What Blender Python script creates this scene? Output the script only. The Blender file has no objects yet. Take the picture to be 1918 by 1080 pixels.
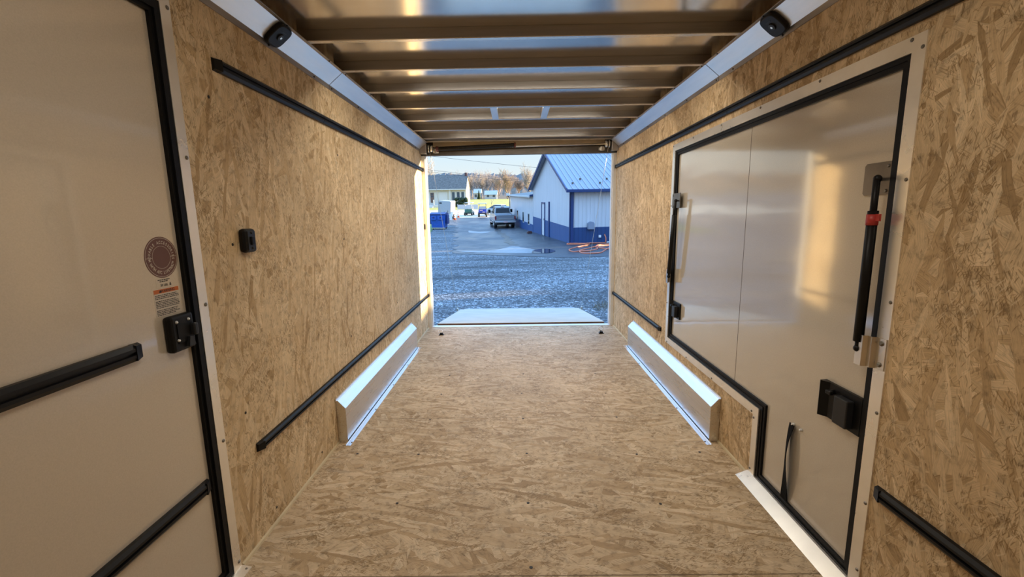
import bpy, bmesh, math, random
from mathutils import Vector, Matrix, Euler
random.seed(7)
S = bpy.context.scene
COL = S.collection

# ------------------------------------------------------------------ camera
FPX, PITCH, YAW, ROLL, CAMX, CAMH = 819.57, .1613, -.0101, -.0152, -.0529, 1.4287
def cam_matrix():
    cy, sy, cp, sp, cr, sr = math.cos(YAW), math.sin(YAW), math.cos(PITCH), math.sin(PITCH), math.cos(ROLL), math.sin(ROLL)
    f = Vector((sy*cp, cy*cp, -sp)); rt = Vector((cy, -sy, 0)); up = rt.cross(f)
    r2 = cr*rt + sr*up; u2 = -sr*rt + cr*up
    return Matrix(((r2.x, u2.x, -f.x, CAMX), (r2.y, u2.y, -f.y, 0), (r2.z, u2.z, -f.z, CAMH), (0, 0, 0, 1)))
cd = bpy.data.cameras.new('camera'); cam = bpy.data.objects.new('camera', cd); COL.objects.link(cam)
cam.matrix_world = cam_matrix(); cd.sensor_width = 36; cd.lens = FPX/1918*36; cd.clip_start = .02; cd.clip_end = 3000
S.camera = cam
S.view_settings.view_transform = 'Standard'; S.view_settings.look = 'None'; S.view_settings.gamma = 1
S.view_settings.use_curve_mapping = False
S.view_settings.exposure = 0.45
S.cycles.max_bounces = 10; S.cycles.diffuse_bounces = 6; S.cycles.glossy_bounces = 6
S.cycles.sample_clamp_indirect = 2.5; S.cycles.use_denoising = True

# ------------------------------------------------------------------ sky and sun
SUN_DIR = Vector((.97, .213, .121)).normalized()
w = bpy.data.worlds.new('sky'); S.world = w; w.use_nodes = True
wn = w.node_tree.nodes; wl = w.node_tree.links; wn.clear()
tc = wn.new('ShaderNodeTexCoord'); sx = wn.new('ShaderNodeSeparateXYZ'); wl.new(tc.outputs['Generated'], sx.inputs[0])
rp = wn.new('ShaderNodeValToRGB'); wl.new(sx.outputs['Z'], rp.inputs[0])
e = rp.color_ramp.elements
e[0].position = 0.0; e[0].color = (.62, .655, .64, 1)
e[1].position = 1.0; e[1].color = (.55, 1.25, 2.6, 1)
for p, c in ((.085, (.60, .665, .675)), (.17, (.46, .64, .77)), (.30, (.66, 1.12, 1.75)), (.55, (.70, 1.35, 2.5))):
    k = e.new(p); k.color = (*c, 1)
bg = wn.new('ShaderNodeBackground'); bg.inputs[1].default_value = 1.0
wl.new(rp.outputs[0], bg.inputs[0])
wo = wn.new('ShaderNodeOutputWorld'); wl.new(bg.outputs[0], wo.inputs[0])
sd = bpy.data.lights.new('sun', 'SUN'); sd.energy = 15.0; sd.angle = math.radians(.7); sd.color = (1, .80, .50)
so = bpy.data.objects.new('sun', sd); COL.objects.link(so)
so.rotation_euler = SUN_DIR.to_track_quat('Z', 'Y').to_euler(); so.location = SUN_DIR*60

# ------------------------------------------------------------------ node helpers
def newmat(name):
    m = bpy.data.materials.new(name); m.use_nodes = True
    nt = m.node_tree; b = nt.nodes['Principled BSDF']
    return m, nt, b
def N(nt, t, **kw):
    n = nt.nodes.new('ShaderNode'+t)
    for k, v in kw.items(): setattr(n, k, v)
    return n
def coords(nt, rot=(0, 0, 0), sc=(1, 1, 1), src=None, loc=(0, 0, 0)):
    if src is None:
        t = N(nt, 'TexCoord'); src = t.outputs['Object']
    m = N(nt, 'Mapping'); m.inputs['Rotation'].default_value = rot; m.inputs['Scale'].default_value = sc; m.inputs['Location'].default_value = loc
    nt.links.new(src, m.inputs[0]); return m.outputs[0]
def noise(nt, vec, scale, detail=3, rough=.55, dist=0):
    n = N(nt, 'TexNoise'); n.inputs['Scale'].default_value = scale; n.inputs['Detail'].default_value = detail
    n.inputs['Roughness'].default_value = rough; n.inputs['Distortion'].default_value = dist
    nt.links.new(vec, n.inputs['Vector']); return n.outputs['Fac']
def ramp(nt, fac, stops, interp='LINEAR'):
    r = N(nt, 'ValToRGB'); r.color_ramp.interpolation = interp; el = r.color_ramp.elements
    el[0].position, el[1].position = stops[0][0], stops[-1][0]
    el[0].color = (*stops[0][1], 1); el[1].color = (*stops[-1][1], 1)
    for p, c in stops[1:-1]:
        k = el.new(p); k.color = (*c, 1)
    nt.links.new(fac, r.inputs[0]); return r.outputs[0]
def g3(v): return (v, v, v)
def mix(nt, fac, a, b, mode='MIX'):
    m = N(nt, 'MixRGB', blend_type=mode)
    for i, x in ((0, fac), (1, a), (2, b)):
        if isinstance(x, (int, float)): m.inputs[i].default_value = x
        elif isinstance(x, tuple): m.inputs[i].default_value = (*x, 1)
        else: nt.links.new(x, m.inputs[i])
    return m.outputs[0]
def math_(nt, op, a, b=0.0):
    m = N(nt, 'Math', operation=op)
    for i, x in ((0, a), (1, b)):
        if isinstance(x, (int, float)): m.inputs[i].default_value = x
        else: nt.links.new(x, m.inputs[i])
    return m.outputs[0]
def bump(nt, b, h, strength, dist=.002):
    n = N(nt, 'Bump'); n.inputs['Strength'].default_value = strength; n.inputs['Distance'].default_value = dist
    nt.links.new(h, n.inputs['Height']); nt.links.new(n.outputs[0], b.inputs['Normal'])
def simple(name, col, rough=.5, metal=0, spec=.5, var=.0, vscale=8, coat=0, bmp=0, bscale=40, emit=None):
    m, nt, b = newmat(name)
    b.inputs['Base Color'].default_value = (*col, 1); b.inputs['Roughness'].default_value = rough
    b.inputs['Metallic'].default_value = metal; b.inputs['Specular IOR Level'].default_value = spec
    b.inputs['Coat Weight'].default_value = coat
    if var or bmp: v = coords(nt)
    if var:
        f = noise(nt, v, vscale, 4)
        nt.links.new(ramp(nt, f, [(.3, tuple(c*(1-var) for c in col)), (.7, tuple(min(1, c*(1+var)) for c in col))]), b.inputs['Base Color'])
    if bmp: bump(nt, b, noise(nt, v, bscale, 3), bmp)
    if emit:
        b.inputs['Emission Color'].default_value = (*emit[0], 1); b.inputs['Emission Strength'].default_value = emit[1]
    return m

def osb(name, plane, main, tone, contrast=1.0, seams=(), dark=1.0):
    """strand board; plane: axes (u, v) of the board; main: direction of most strands in the (u, v) plane"""
    m, nt, b = newmat(name)
    t = N(nt, 'TexCoord'); s = N(nt, 'SeparateXYZ'); nt.links.new(t.outputs['Object'], s.inputs[0])
    c = N(nt, 'CombineXYZ'); nt.links.new(s.outputs[plane[0]], c.inputs[0]); nt.links.new(s.outputs[plane[1]], c.inputs[1])
    base = c.outputs[0]
    def wobble(vec, sc, amp, det=2):
        nz = N(nt, 'TexNoise'); nz.inputs['Scale'].default_value = sc; nz.inputs['Detail'].default_value = det
        nt.links.new(vec, nz.inputs['Vector'])
        sub = N(nt, 'VectorMath', operation='SUBTRACT'); nt.links.new(nz.outputs['Color'], sub.inputs[0]); sub.inputs[1].default_value = (.5, .5, .5)
        scl = N(nt, 'VectorMath', operation='SCALE'); nt.links.new(sub.outputs[0], scl.inputs[0]); scl.inputs['Scale'].default_value = amp
        add = N(nt, 'VectorMath', operation='ADD'); nt.links.new(vec, add.inputs[0]); nt.links.new(scl.outputs[0], add.inputs[1])
        return add.outputs[0]
    P = wobble(base, 14, .016, 4)
    T = tone
    def sh(k, warm=0): return (min(1, T[0]*k*(1+warm)), T[1]*k, T[2]*k*(1-warm*1.5))
    kc = contrast
    out = None; hh = None
    # (angle, length, width, coverage threshold)
    layers = [(.1, .30, .060, 0), (.75, .22, .045, .55), (-.65, .24, .050, .58), (1.25, .16, .030, .74), (-1.05, .16, .030, .74), (.25, .20, .026, .62), (-.25, .18, .022, .66)]
    for i, (a, L, W, th) in enumerate(layers):
        v = coords(nt, (0, 0, -(main+a)), (1, 1, 1), P)
        v = coords(nt, (0, 0, 0), (1/L, 1/W, 1), v, (3.1*i, 1.7*i, 0))
        vo = N(nt, 'TexVoronoi', voronoi_dimensions='2D'); vo.inputs['Scale'].default_value = 1; nt.links.new(v, vo.inputs['Vector'])
        sp = N(nt, 'SeparateColor'); nt.links.new(vo.outputs['Color'], sp.inputs[0])
        col = ramp(nt, sp.outputs[0], [(0, sh(1-.30*kc, .10)), (.14, sh(1-.12*kc, .05)), (.5, sh(1)), (.86, sh(1+.08*kc, -.02)), (1, sh(1+.20*kc, -.05))])
        fb = noise(nt, coords(nt, (0, 0, 0), (1.2, 7, 1), v), 1.6, 4, .7)
        col = mix(nt, 1.0, col, ramp(nt, fb, [(.28, g3(1-.26*kc)), (.55, g3(1.03)), (.75, g3(1.10))]), 'MULTIPLY')
        ve = N(nt, 'TexVoronoi', voronoi_dimensions='2D', feature='DISTANCE_TO_EDGE'); ve.inputs['Scale'].default_value = 1; nt.links.new(v, ve.inputs['Vector'])
        brk = noise(nt, v, 2.2, 2)
        eg = math_(nt, 'MULTIPLY', math_(nt, 'LESS_THAN', ve.outputs['Distance'], .045), math_(nt, 'GREATER_THAN', brk, .56))
        col = mix(nt, math_(nt, 'MULTIPLY', eg, .55*dark), col, sh(.32, .18))  # shadow lines along strand edges, mixed into the board colour
        if out is None: out, hh = col, sp.outputs[0]
        else:
            mk = math_(nt, 'GREATER_THAN', sp.outputs[1], th)
            out = mix(nt, mk, out, col); hh = mix(nt, mk, hh, sp.outputs[0])
    # splinters: thin dark cracks and pale slivers at several angles, clustered
    clus = noise(nt, base, 4.5, 3, .6)
    for i, (a, L, W, th, k, wm, am) in enumerate(((.1, .075, .0065, .93, .36, .22, .75), (.5, .034, .0042, .90, .30, .2, .8), (-.45, .036, .0042, .90, .32, .2, .8), (1.2, .026, .004, .94, .34, .2, .75), (0, .022, .0034, .88, .26, .2, .8), (.7, .060, .006, .93, 1.34, -.08, .5), (-.5, .044, .005, .92, 1.34, -.08, .5), (-1.0, .070, .005, .95, .40, .15, .65))):
        v = coords(nt, (0, 0, -(main+a)), (1, 1, 1), wobble(base, 18, .008))
        v = coords(nt, (0, 0, 0), (1/L, 1/W, 1), v, (7.3*i+1, 2.9*i, 0))
        vo = N(nt, 'TexVoronoi', voronoi_dimensions='2D'); vo.inputs['Scale'].default_value = 1; nt.links.new(v, vo.inputs['Vector'])
        sp = N(nt, 'SeparateColor'); nt.links.new(vo.outputs['Color'], sp.inputs[0])
        pick = math_(nt, 'GREATER_THAN', math_(nt, 'ADD', sp.outputs[0], math_(nt, 'MULTIPLY', math_(nt, 'SUBTRACT', clus, .5), 1.2)), th+.035)
        core = ramp(nt, vo.outputs['Distance'], [(.20, g3(1)), (.42, g3(0))])
        f = math_(nt, 'MULTIPLY', math_(nt, 'MULTIPLY', pick, core), am*(.85*dark if k < 1 else 1))
        out = mix(nt, f, out, sh(k, wm))
    mott = noise(nt, wobble(base, 20, .03), 26, 5, .65)
    out = mix(nt, 1.0, out, ramp(nt, mott, [(.28, g3(1-.30*kc)), (.46, g3(.98)), (.7, g3(1.10))]), 'MULTIPLY')
    big = noise(nt, base, 1.6, 4)
    out = mix(nt, 1.0, out, ramp(nt, big, [(.3, g3(.88)), (.7, g3(1.10))]), 'MULTIPLY')
    for ax, pos, wd in seams:
        d = math_(nt, 'ABSOLUTE', math_(nt, 'SUBTRACT', s.outputs[ax], pos))
        wob = math_(nt, 'MULTIPLY', noise(nt, base, 30, 2), wd)
        out = mix(nt, math_(nt, 'MULTIPLY', math_(nt, 'LESS_THAN', d, wob), .75), out, sh(.18, .1))
    nt.links.new(out, b.inputs['Base Color'])
    b.inputs['Roughness'].default_value = .62; b.inputs['Specular IOR Level'].default_value = .25
    bump(nt, b, hh, .25, .0012)
    return m, nt, b, out, base, s

def brushed(name, col, rough, metal=1.0, axis=(1, 40, 40), var=.12, bmp=.0, wave=None):
    m, nt, b = newmat(name)
    v = coords(nt, (0, 0, 0), axis)
    f = noise(nt, v, 3, 4, .6)
    nt.links.new(ramp(nt, f, [(.3, tuple(c*(1-var) for c in col)), (.7, tuple(c*(1+var) for c in col))]), b.inputs['Base Color'])
    nt.links.new(ramp(nt, f, [(.3, g3(rough*.85)), (.7, g3(rough*1.15))]), b.inputs['Roughness'])
    b.inputs['Metallic'].default_value = metal
    if wave: bump(nt, b, noise(nt, coords(nt, (0, 0, 0), wave[0]), 1, 2), wave[1], wave[2])
    return m

M = {}
TONE_W = (.640, .486, .294); TONE_F = (.515, .396, .258)
M['osb_left'] = osb('osb_wall', (1, 2), math.pi/2, TONE_W, 1.2, seams=((1, 2.95, .004),))[0]
M['osb_right'] = osb('osb_wall_right', (1, 2), math.pi/2, (.60, .445, .262), 1.45, seams=((1, 2.36, .004),))[0]
mf = osb('osb_floor', (0, 1), 0.0, TONE_F, 1.35, seams=((1, 1.558, .006), (1, 2.975, .004), (1, 4.3, .003)), dark=1.15)
def floor_dirt():
    m, nt, b, out, base, s = mf
    v = coords(nt, (0, 0, .25), (1.2, 6, 1), base)
    f = noise(nt, v, 2.2, 5, .65, .6)
    o2 = mix(nt, ramp(nt, f, [(.62, g3(0)), (.76, g3(.55))]), out, (.085, .075, .07))
    v2 = coords(nt, (0, 0, -.3), (2, 7, 1), base, (5, 3, 0))
    f2 = noise(nt, v2, 2.0, 5, .65, .5)
    o2 = mix(nt, ramp(nt, f2, [(.64, g3(0)), (.78, g3(.40))]), o2, (.17, .145, .13))
    nt.links.new(o2, b.inputs['Base Color'])
floor_dirt(); M['osb_floor'] = mf[0]
M['caulk'] = simple('pale_bead', (.52, .43, .27), .7, var=.1)
M['alu'] = brushed('aluminium', (.93, .89, .81), .30, metal=.75, axis=(1, 1.5, 1.5), var=.06)
M['alu_cove'] = brushed('satin_aluminium', (.84, .85, .86), .34, metal=.85, axis=(8, 1, 8), var=.05)
M['alu_flange'] = brushed('dull_aluminium', (.42, .39, .36), .42, axis=(8, 1, 8), var=.08)
M['alu_box'] = brushed('mill_aluminium', (.74, .74, .75), .30, axis=(30, 1, 30), var=.06)
M['alu_white'] = simple('white_aluminium', (.74, .75, .76), .35, .35, var=.05)
M['steel'] = simple('zinc_steel', (.74, .70, .62), .28, 1.0, var=.10)
M['bracket'] = simple('dark_bracket_steel', (.16, .14, .115), .35, .7, var=.15)
M['dark_steel'] = simple('dark_steel', (.13, .115, .10), .45, .6, var=.2)
M['black'] = simple('black_plastic', (.006, .006, .0065), .42, 0, .22, bmp=.1, bscale=300)
M['black_rail'] = simple('black_anodised_rail', (.005, .0055, .0065), .40, 0, .28)
M['rubber'] = simple('black_rubber', (.005, .005, .0055), .5, 0, .2)
M['grey_black'] = simple('charcoal_plastic', (.018, .019, .021), .4, 0, .3)
M['screw'] = simple('screw_steel', (.23, .22, .20), .35, .9)
M['screw_dark'] = simple('dark_screw', (.015, .012, .01), .6)
M['white_screw'] = simple('white_screw', (.8, .8, .78), .35, .2)
M['strap'] = simple('black_webbing', (.005, .005, .0055), .85, 0, .12, bmp=.4, bscale=400)
M['dark_red'] = simple('red_oxide', (.11, .022, .015), .5, var=.2)
M['red'] = simple('red_tape', (.42, .035, .03), .45)
M['bow'] = brushed('galvanised_bow', (.42, .41, .40), .38, metal=1.0, axis=(1, 20, 20), var=.10)
M['bow_lip'] = brushed('galvanised_bow_lip', (.74, .71, .66), .28, metal=1.0, axis=(1, 20, 20), var=.08)
def sheet_mat():
    m, nt, b = newmat('roof_sheet')
    v = coords(nt, (0, 0, 0), (1, 3, 1))
    f = noise(nt, v, 1.5, 3)
    nt.links.new(ramp(nt, f, [(.3, (.70, .66, .60)), (.7, (.84, .81, .76))]), b.inputs['Base Color'])
    b.inputs['Metallic'].default_value = .92; b.inputs['Roughness'].default_value = .15
    bump(nt, b, noise(nt, coords(nt, (0, 0, 0), (1.3, .5, 1)), 1, 2), .35, .02)
    return m
M['sheet'] = sheet_mat()
def panel_mat(name, col, rough, bs):
    m, nt, b = newmat(name)
    v = coords(nt)
    f = noise(nt, v, 260, 2)
    nt.links.new(ramp(nt, f, [(.3, tuple(c*.96 for c in col)), (.7, tuple(c*1.04 for c in col))]), b.inputs['Base Color'])
    b.inputs['Roughness'].default_value = rough; b.inputs['Specular IOR Level'].default_value = .6
    b.inputs['Metallic'].default_value = .12; b.inputs['Coat Weight'].default_value = .6; b.inputs['Coat Roughness'].default_value = .05
    bump(nt, b, noise(nt, coords(nt, (0, 0, 0), (1, .8, 3.0)), 1.0, 2), bs, .012)
    return m
M['panel_l'] = panel_mat('beige_door_skin', (.58, .515, .42), .22, .35)
M['panel_r'] = panel_mat('champagne_door_skin', (.56, .505, .42), .10, .45)
M['seam'] = simple('seam_line', (.05, .025, .02), .6)
M['paper'] = simple('cream_sticker', (.56, .50, .42), .5)
M['brown'] = simple('brown_sticker', (.135, .060, .045), .5)
M['orange_band'] = simple('orange_band', (.50, .135, .03), .5)
M['ink'] = simple('black_ink', (.02, .018, .016), .6)
M['ramp_top'] = simple('weathered_ramp_board', (.55, .44, .32), .6, var=.08, vscale=3)
M['ramp_edge'] = simple('ramp_board_edge', (.14, .075, .04), .7, var=.15)
M['spring'] = simple('oiled_spring', (.02, .017, .014), .4, .7, var=.3, vscale=30)
M['beige_lit'] = simple('beige_header_panel', (.50, .41, .29), .5, var=.06)

def gravel_mat():
    m, nt, b = newmat('gravel')
    v = coords(nt)
    vo = N(nt, 'TexVoronoi'); vo.inputs['Scale'].default_value = 24; nt.links.new(v, vo.inputs['Vector'])
    sp = N(nt, 'SeparateColor'); nt.links.new(vo.outputs['Color'], sp.inputs[0])
    col = ramp(nt, sp.outputs[0], [(0, (.035, .037, .040)), (.35, (.11, .112, .116)), (.7, (.20, .203, .206)), (1, (.46, .46, .46))])
    col = mix(nt, 1.0, col, ramp(nt, vo.outputs['Distance'], [(.3, g3(1)), (.75, g3(.3))]), 'MULTIPLY')
    tr = noise(nt, coords(nt, (0, 0, .12), (.22, 1.1, 1)), 1.0, 4, .6, .4)
    col = mix(nt, 1.0, col, ramp(nt, tr, [(.34, g3(.38)), (.5, g3(.95)), (.66, g3(1.5))]), 'MULTIPLY')
    cl = noise(nt, v, 3.5, 4, .7)
    col = mix(nt, 1.0, col, ramp(nt, cl, [(.3, g3(.75)), (.7, g3(1.25))]), 'MULTIPLY')
    nt.links.new(col, b.inputs['Base Color']); b.inputs['Roughness'].default_value = .8
    bump(nt, b, vo.outputs['Distance'], -1.0, .02)
    return m
M['gravel'] = gravel_mat()
def asphalt_mat():
    m, nt, b = newmat('asphalt')
    v = coords(nt)
    f = noise(nt, coords(nt, (0, 0, .15), (.5, .3, 1)), 1.2, 5, .6, .3)
    col = ramp(nt, f, [(.3, (.022, .026, .034)), (.55, (.031, .036, .044)), (.75, (.048, .053, .06))])
    col = mix(nt, 1.0, col, ramp(nt, noise(nt, v, 60, 2), [(.3, g3(.8)), (.7, g3(1.2))]), 'MULTIPLY')
    nt.links.new(col, b.inputs['Base Color'])
    wet = noise(nt, coords(nt, (0, 0, .1), (.4, .25, 1), None, (2, 5, 0)), 1.0, 4, .6)
    nt.links.new(ramp(nt, wet, [(.40, g3(.50)), (.58, g3(.33))]), b.inputs['Roughness'])
    return m
M['asphalt'] = asphalt_mat()
M['concrete'] = simple('pale_concrete', (.68, .53, .36), .8, var=.12, vscale=2)
M['grass'] = simple('lawn_grass', (.52, .39, .075), .9, var=.3, vscale=1.2)
M['dry_field'] = simple('dry_field', (.17, .115, .065), .95, var=.25, vscale=.3)
M['grass_green'] = simple('green_grass', (.10, .16, .035), .9, var=.35, vscale=2)
def ribbed(name, col, freq, axis=0, depth=.02, rough=.45):
    m, nt, b = newmat(name)
    t = N(nt, 'TexCoord'); s = N(nt, 'SeparateXYZ'); nt.links.new(t.outputs['Object'], s.inputs[0])
    fr = math_(nt, 'FRACT', math_(nt, 'MULTIPLY', s.outputs[axis], freq))
    h = ramp(nt, fr, [(0, g3(1)), (.10, g3(1)), (.18, g3(0)), (.9, g3(0)), (1, g3(1))])
    f = noise(nt, coords(nt, (0, 0, 0), (3, 3, .4)), 1, 3)
    nt.links.new(ramp(nt, f, [(.3, tuple(c*.93 for c in col)), (.7, tuple(c*1.05 for c in col))]), b.inputs['Base Color'])
    b.inputs['Roughness'].default_value = rough
    bump(nt, b, h, .9, depth)
    return m
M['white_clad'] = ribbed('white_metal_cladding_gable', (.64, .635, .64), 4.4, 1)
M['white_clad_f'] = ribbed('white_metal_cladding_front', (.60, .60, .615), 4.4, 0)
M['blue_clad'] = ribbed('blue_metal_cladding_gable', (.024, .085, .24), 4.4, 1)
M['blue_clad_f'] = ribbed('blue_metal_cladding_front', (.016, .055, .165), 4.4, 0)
M['blue_trim'] = simple('blue_trim', (.012, .042, .15), .4)
M['roof_metal'] = simple('pale_metal_roof', (.28, .29, .33), .42, .2, var=.05)
M['wing_roof'] = simple('grey_wing_roof', (.11, .105, .10), .5, var=.1)
M['dark_win'] = simple('dark_glass', (.015, .02, .03), .08, 0, .6)
M['grey_box'] = simple('grey_vent_hood', (.24, .27, .34), .5)
M['white_plastic'] = simple('white_plastic', (.78, .78, .78), .4)
M['pinkish'] = simple('pink_label', (.62, .42, .42), .5)
M['orange_hose'] = simple('orange_rubber_hose', (.62, .16, .075), .45, var=.15)
M['silver'] = simple('silver_paint', (.27, .285, .31), .26, .4, coat=.5)
M['tail_red'] = simple('red_lens', (.20, .015, .02), .15, 0, .6)
M['tyre'] = simple('tyre_rubber', (.014, .014, .015), .75)
M['rim'] = simple('wheel_rim', (.45, .45, .46), .3, .8)
M['under'] = simple('black_underbody', (.012, .012, .013), .7)
M['dump_blue'] = simple('blue_dumpster_paint', (.025, .10, .42), .45, var=.15)
M['dump_dark'] = simple('dark_blue_lid', (.012, .035, .16), .5)
M['trailer_white'] = simple('white_trailer_skin', (.46, .455, .45), .35, var=.04)
M['tan_side'] = simple('tan_trailer_side', (.52, .47, .40), .5)
M['cone_orange'] = simple('traffic_cone_orange', (.80, .16, .07), .5)
M['cone_white'] = simple('traffic_cone_sleeve', (.8, .8, .78), .5)
M['cart_green'] = simple('green_cart_paint', (.03, .10, .055), .35)
M['cart_blue'] = simple('blue_cart_paint', (.03, .045, .25), .35)
M['cart_cream'] = simple('cream_cart_body', (.62, .56, .46), .45)
M['clear'] = simple('clear_windscreen', (.55, .55, .52), .1)
M['house_wall'] = simple('cream_house_siding', (.60, .55, .46), .7, var=.05)
M['shingle'] = simple('grey_shingles', (.155, .125, .10), .85, var=.35, vscale=3)
M['brick'] = simple('dark_brick', (.10, .045, .04), .8, var=.2)
M['door_brown'] = simple('brown_door', (.16, .09, .06), .6)
M['glass_house'] = simple('house_window_glass', (.06, .08, .10), .1)
M['white_paint'] = simple('white_paint', (.60, .57, .52), .6)
M['hedge'] = simple('dark_evergreen', (.018, .032, .012), .9, var=.5, vscale=6)
M['bark'] = simple('bare_brown_bark', (.34, .245, .17), .9, var=.2, vscale=4)
M['bark_grey'] = simple('bare_grey_bark', (.38, .31, .25), .9, var=.2, vscale=4)
M['wire'] = simple('cable_black', (.05, .055, .06), .6)
M['line_paint'] = simple('white_line_paint', (.70, .72, .72), .7)
M['puddle'] = simple('standing_water', (.018, .022, .028), .03, 0, .6)
M['wet_dark'] = simple('wet_asphalt', (.006, .007, .009), .28, 0, .5)
M['frost'] = simple('damp_pale_asphalt', (.19, .205, .22), .35, var=.3, vscale=3)
M['weed'] = simple('dry_weed', (.20, .20, .17), .9, var=.3)
M['fill_lamp_lens'] = simple('fill_lamp_lens', (.9, .88, .82), .4, emit=((1, .90, .74), 3))  # glowing lens of the added fill lamps

# ------------------------------------------------------------------ mesh helper
class MB:
    def __init__(s): s.b = bmesh.new(); s.mi = 0
    def face(s, pts, mi=None):
        vs = [s.b.verts.new(p) for p in pts]
        try:
            f = s.b.faces.new(vs); f.material_index = s.mi if mi is None else mi; return f
        except ValueError: return None
    def box(s, x0, x1, y0, y1, z0, z1, bev=0, mat=None):
        r = bmesh.ops.create_cube(s.b, size=1)
        for v in r['verts']:
            v.co = Vector(((x0+x1)/2+v.co.x*(x1-x0), (y0+y1)/2+v.co.y*(y1-y0), (z0+z1)/2+v.co.z*(z1-z0)))
        fs = {f for v in r['verts'] for f in v.link_faces}
        for f in fs: f.material_index = s.mi
        vs = r['verts']
        if bev:
            es = list({e for v in vs for e in v.link_edges})
            rr = bmesh.ops.bevel(s.b, geom=es, offset=bev, segments=2, profile=.5, affect='EDGES')
            vs = list({v for f in rr['faces'] for v in f.verts} | {v for v in vs if v.is_valid})
            for f in rr['faces']: f.material_index = s.mi
        if mat is not None:
            for v in vs: v.co = mat @ v.co
        return s
    def cyl(s, p0, p1, r0, r1=None, seg=14, caps=True):
        p0, p1 = Vector(p0), Vector(p1); r1 = r0 if r1 is None else r1
        d = (p1-p0); q = d.to_track_quat('Z', 'Y').to_matrix()
        A = []; B = []
        for i in range(seg):
            a = 2*math.pi*i/seg; o = q @ Vector((math.cos(a), math.sin(a), 0))
            A.append(s.b.verts.new(p0+o*r0)); B.append(s.b.verts.new(p1+o*r1))
        for i in range(seg):
            f = s.b.faces.new((A[i], A[(i+1) % seg], B[(i+1) % seg], B[i])); f.smooth = seg > 7; f.material_index = s.mi
        if caps:
            for L in (A[::-1], B):
                f = s.b.faces.new(L); f.material_index = s.mi
        return s
    def tube(s, pts, r, seg=8):
        pts = [Vector(p) for p in pts]; rings = []
        up = Vector((0, 0, 1))
        for i, p in enumerate(pts):
            d = (pts[min(i+1, len(pts)-1)]-pts[max(i-1, 0)]).normalized()
            a = d.cross(up)
            if a.length < 1e-3: a = d.cross(Vector((1, 0, 0)))
            a.normalize(); c = a.cross(d)
            rr = r[i] if isinstance(r, (list, tuple)) else r
            rings.append([s.b.verts.new(p+(a*math.cos(2*math.pi*k/seg)+c*math.sin(2*math.pi*k/seg))*rr) for k in range(seg)])
        for i in range(len(rings)-1):
            for k in range(seg):
                f = s.b.faces.new((rings[i][k], rings[i][(k+1) % seg], rings[i+1][(k+1) % seg], rings[i+1][k])); f.smooth = True; f.material_index = s.mi
        for L in (rings[0], rings[-1][::-1]):
            f = s.b.faces.new(L); f.material_index = s.mi
        return s
    def prism(s, poly, axis, a0, a1):
        """extrude polygon of 2-D points along axis ('x': pts are (y,z); 'y': (x,z); 'z': (x,y))"""
        def P(p, a): return {'x': (a, p[0], p[1]), 'y': (p[0], a, p[1]), 'z': (p[0], p[1], a)}[axis]
        A = [s.b.verts.new(P(p, a0)) for p in poly]; B = [s.b.verts.new(P(p, a1)) for p in poly]
        n = len(poly)
        for i in range(n):
            f = s.b.faces.new((A[i], A[(i+1) % n], B[(i+1) % n], B[i])); f.material_index = s.mi
        for L in (A[::-1], B):
            f = s.b.faces.new(L); f.material_index = s.mi
        return s
    def ball(s, c, r, sc=(1, 1, 1), u=12, v=8):
        rr = bmesh.ops.create_uvsphere(s.b, u_segments=u, v_segments=v, radius=r)
        for x in rr['verts']:
            x.co = Vector((c[0]+x.co.x*sc[0], c[1]+x.co.y*sc[1], c[2]+x.co.z*sc[2]))
        for f in {f for x in rr['verts'] for f in x.link_faces}: f.smooth = True; f.material_index = s.mi
        return s
    def strip(s, path, width, x0, x1, closed=False, side=1):
        """mitred band following (y,z) path, extending `width` to one side, between planes x0..x1"""
        n = len(path); inn = []
        for i in range(n):
            p = Vector(path[i]).to_2d()
            def nrm(a, b):
                d = (Vector(b).to_2d()-Vector(a).to_2d()).normalized(); return Vector((d.y, -d.x))*side
            ns = []
            if closed or i > 0: ns.append(nrm(path[i-1], path[i]))
            if closed or i < n-1: ns.append(nrm(path[i], path[(i+1) % n]))
            o = ns[0] if len(ns) == 1 or (ns[0]-ns[1]).length < 1e-6 else ns[0]+ns[1]
            inn.append(p+o*width)
        rng = range(n if closed else n-1)
        for i in rng:
            j = (i+1) % n
            q = [path[i], path[j], tuple(inn[j]), tuple(inn[i])]
            s.prism(q, 'x', x0, x1)
        return s
    def grid(s, fn, nu, nv):
        V = [[s.b.verts.new(fn(i/nu, j/nv)) for j in range(nv+1)] for i in range(nu+1)]
        for i in range(nu):
            for j in range(nv):
                f = s.b.faces.new((V[i][j], V[i+1][j], V[i+1][j+1], V[i][j+1])); f.smooth = True; f.material_index = s.mi
        return s

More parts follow.
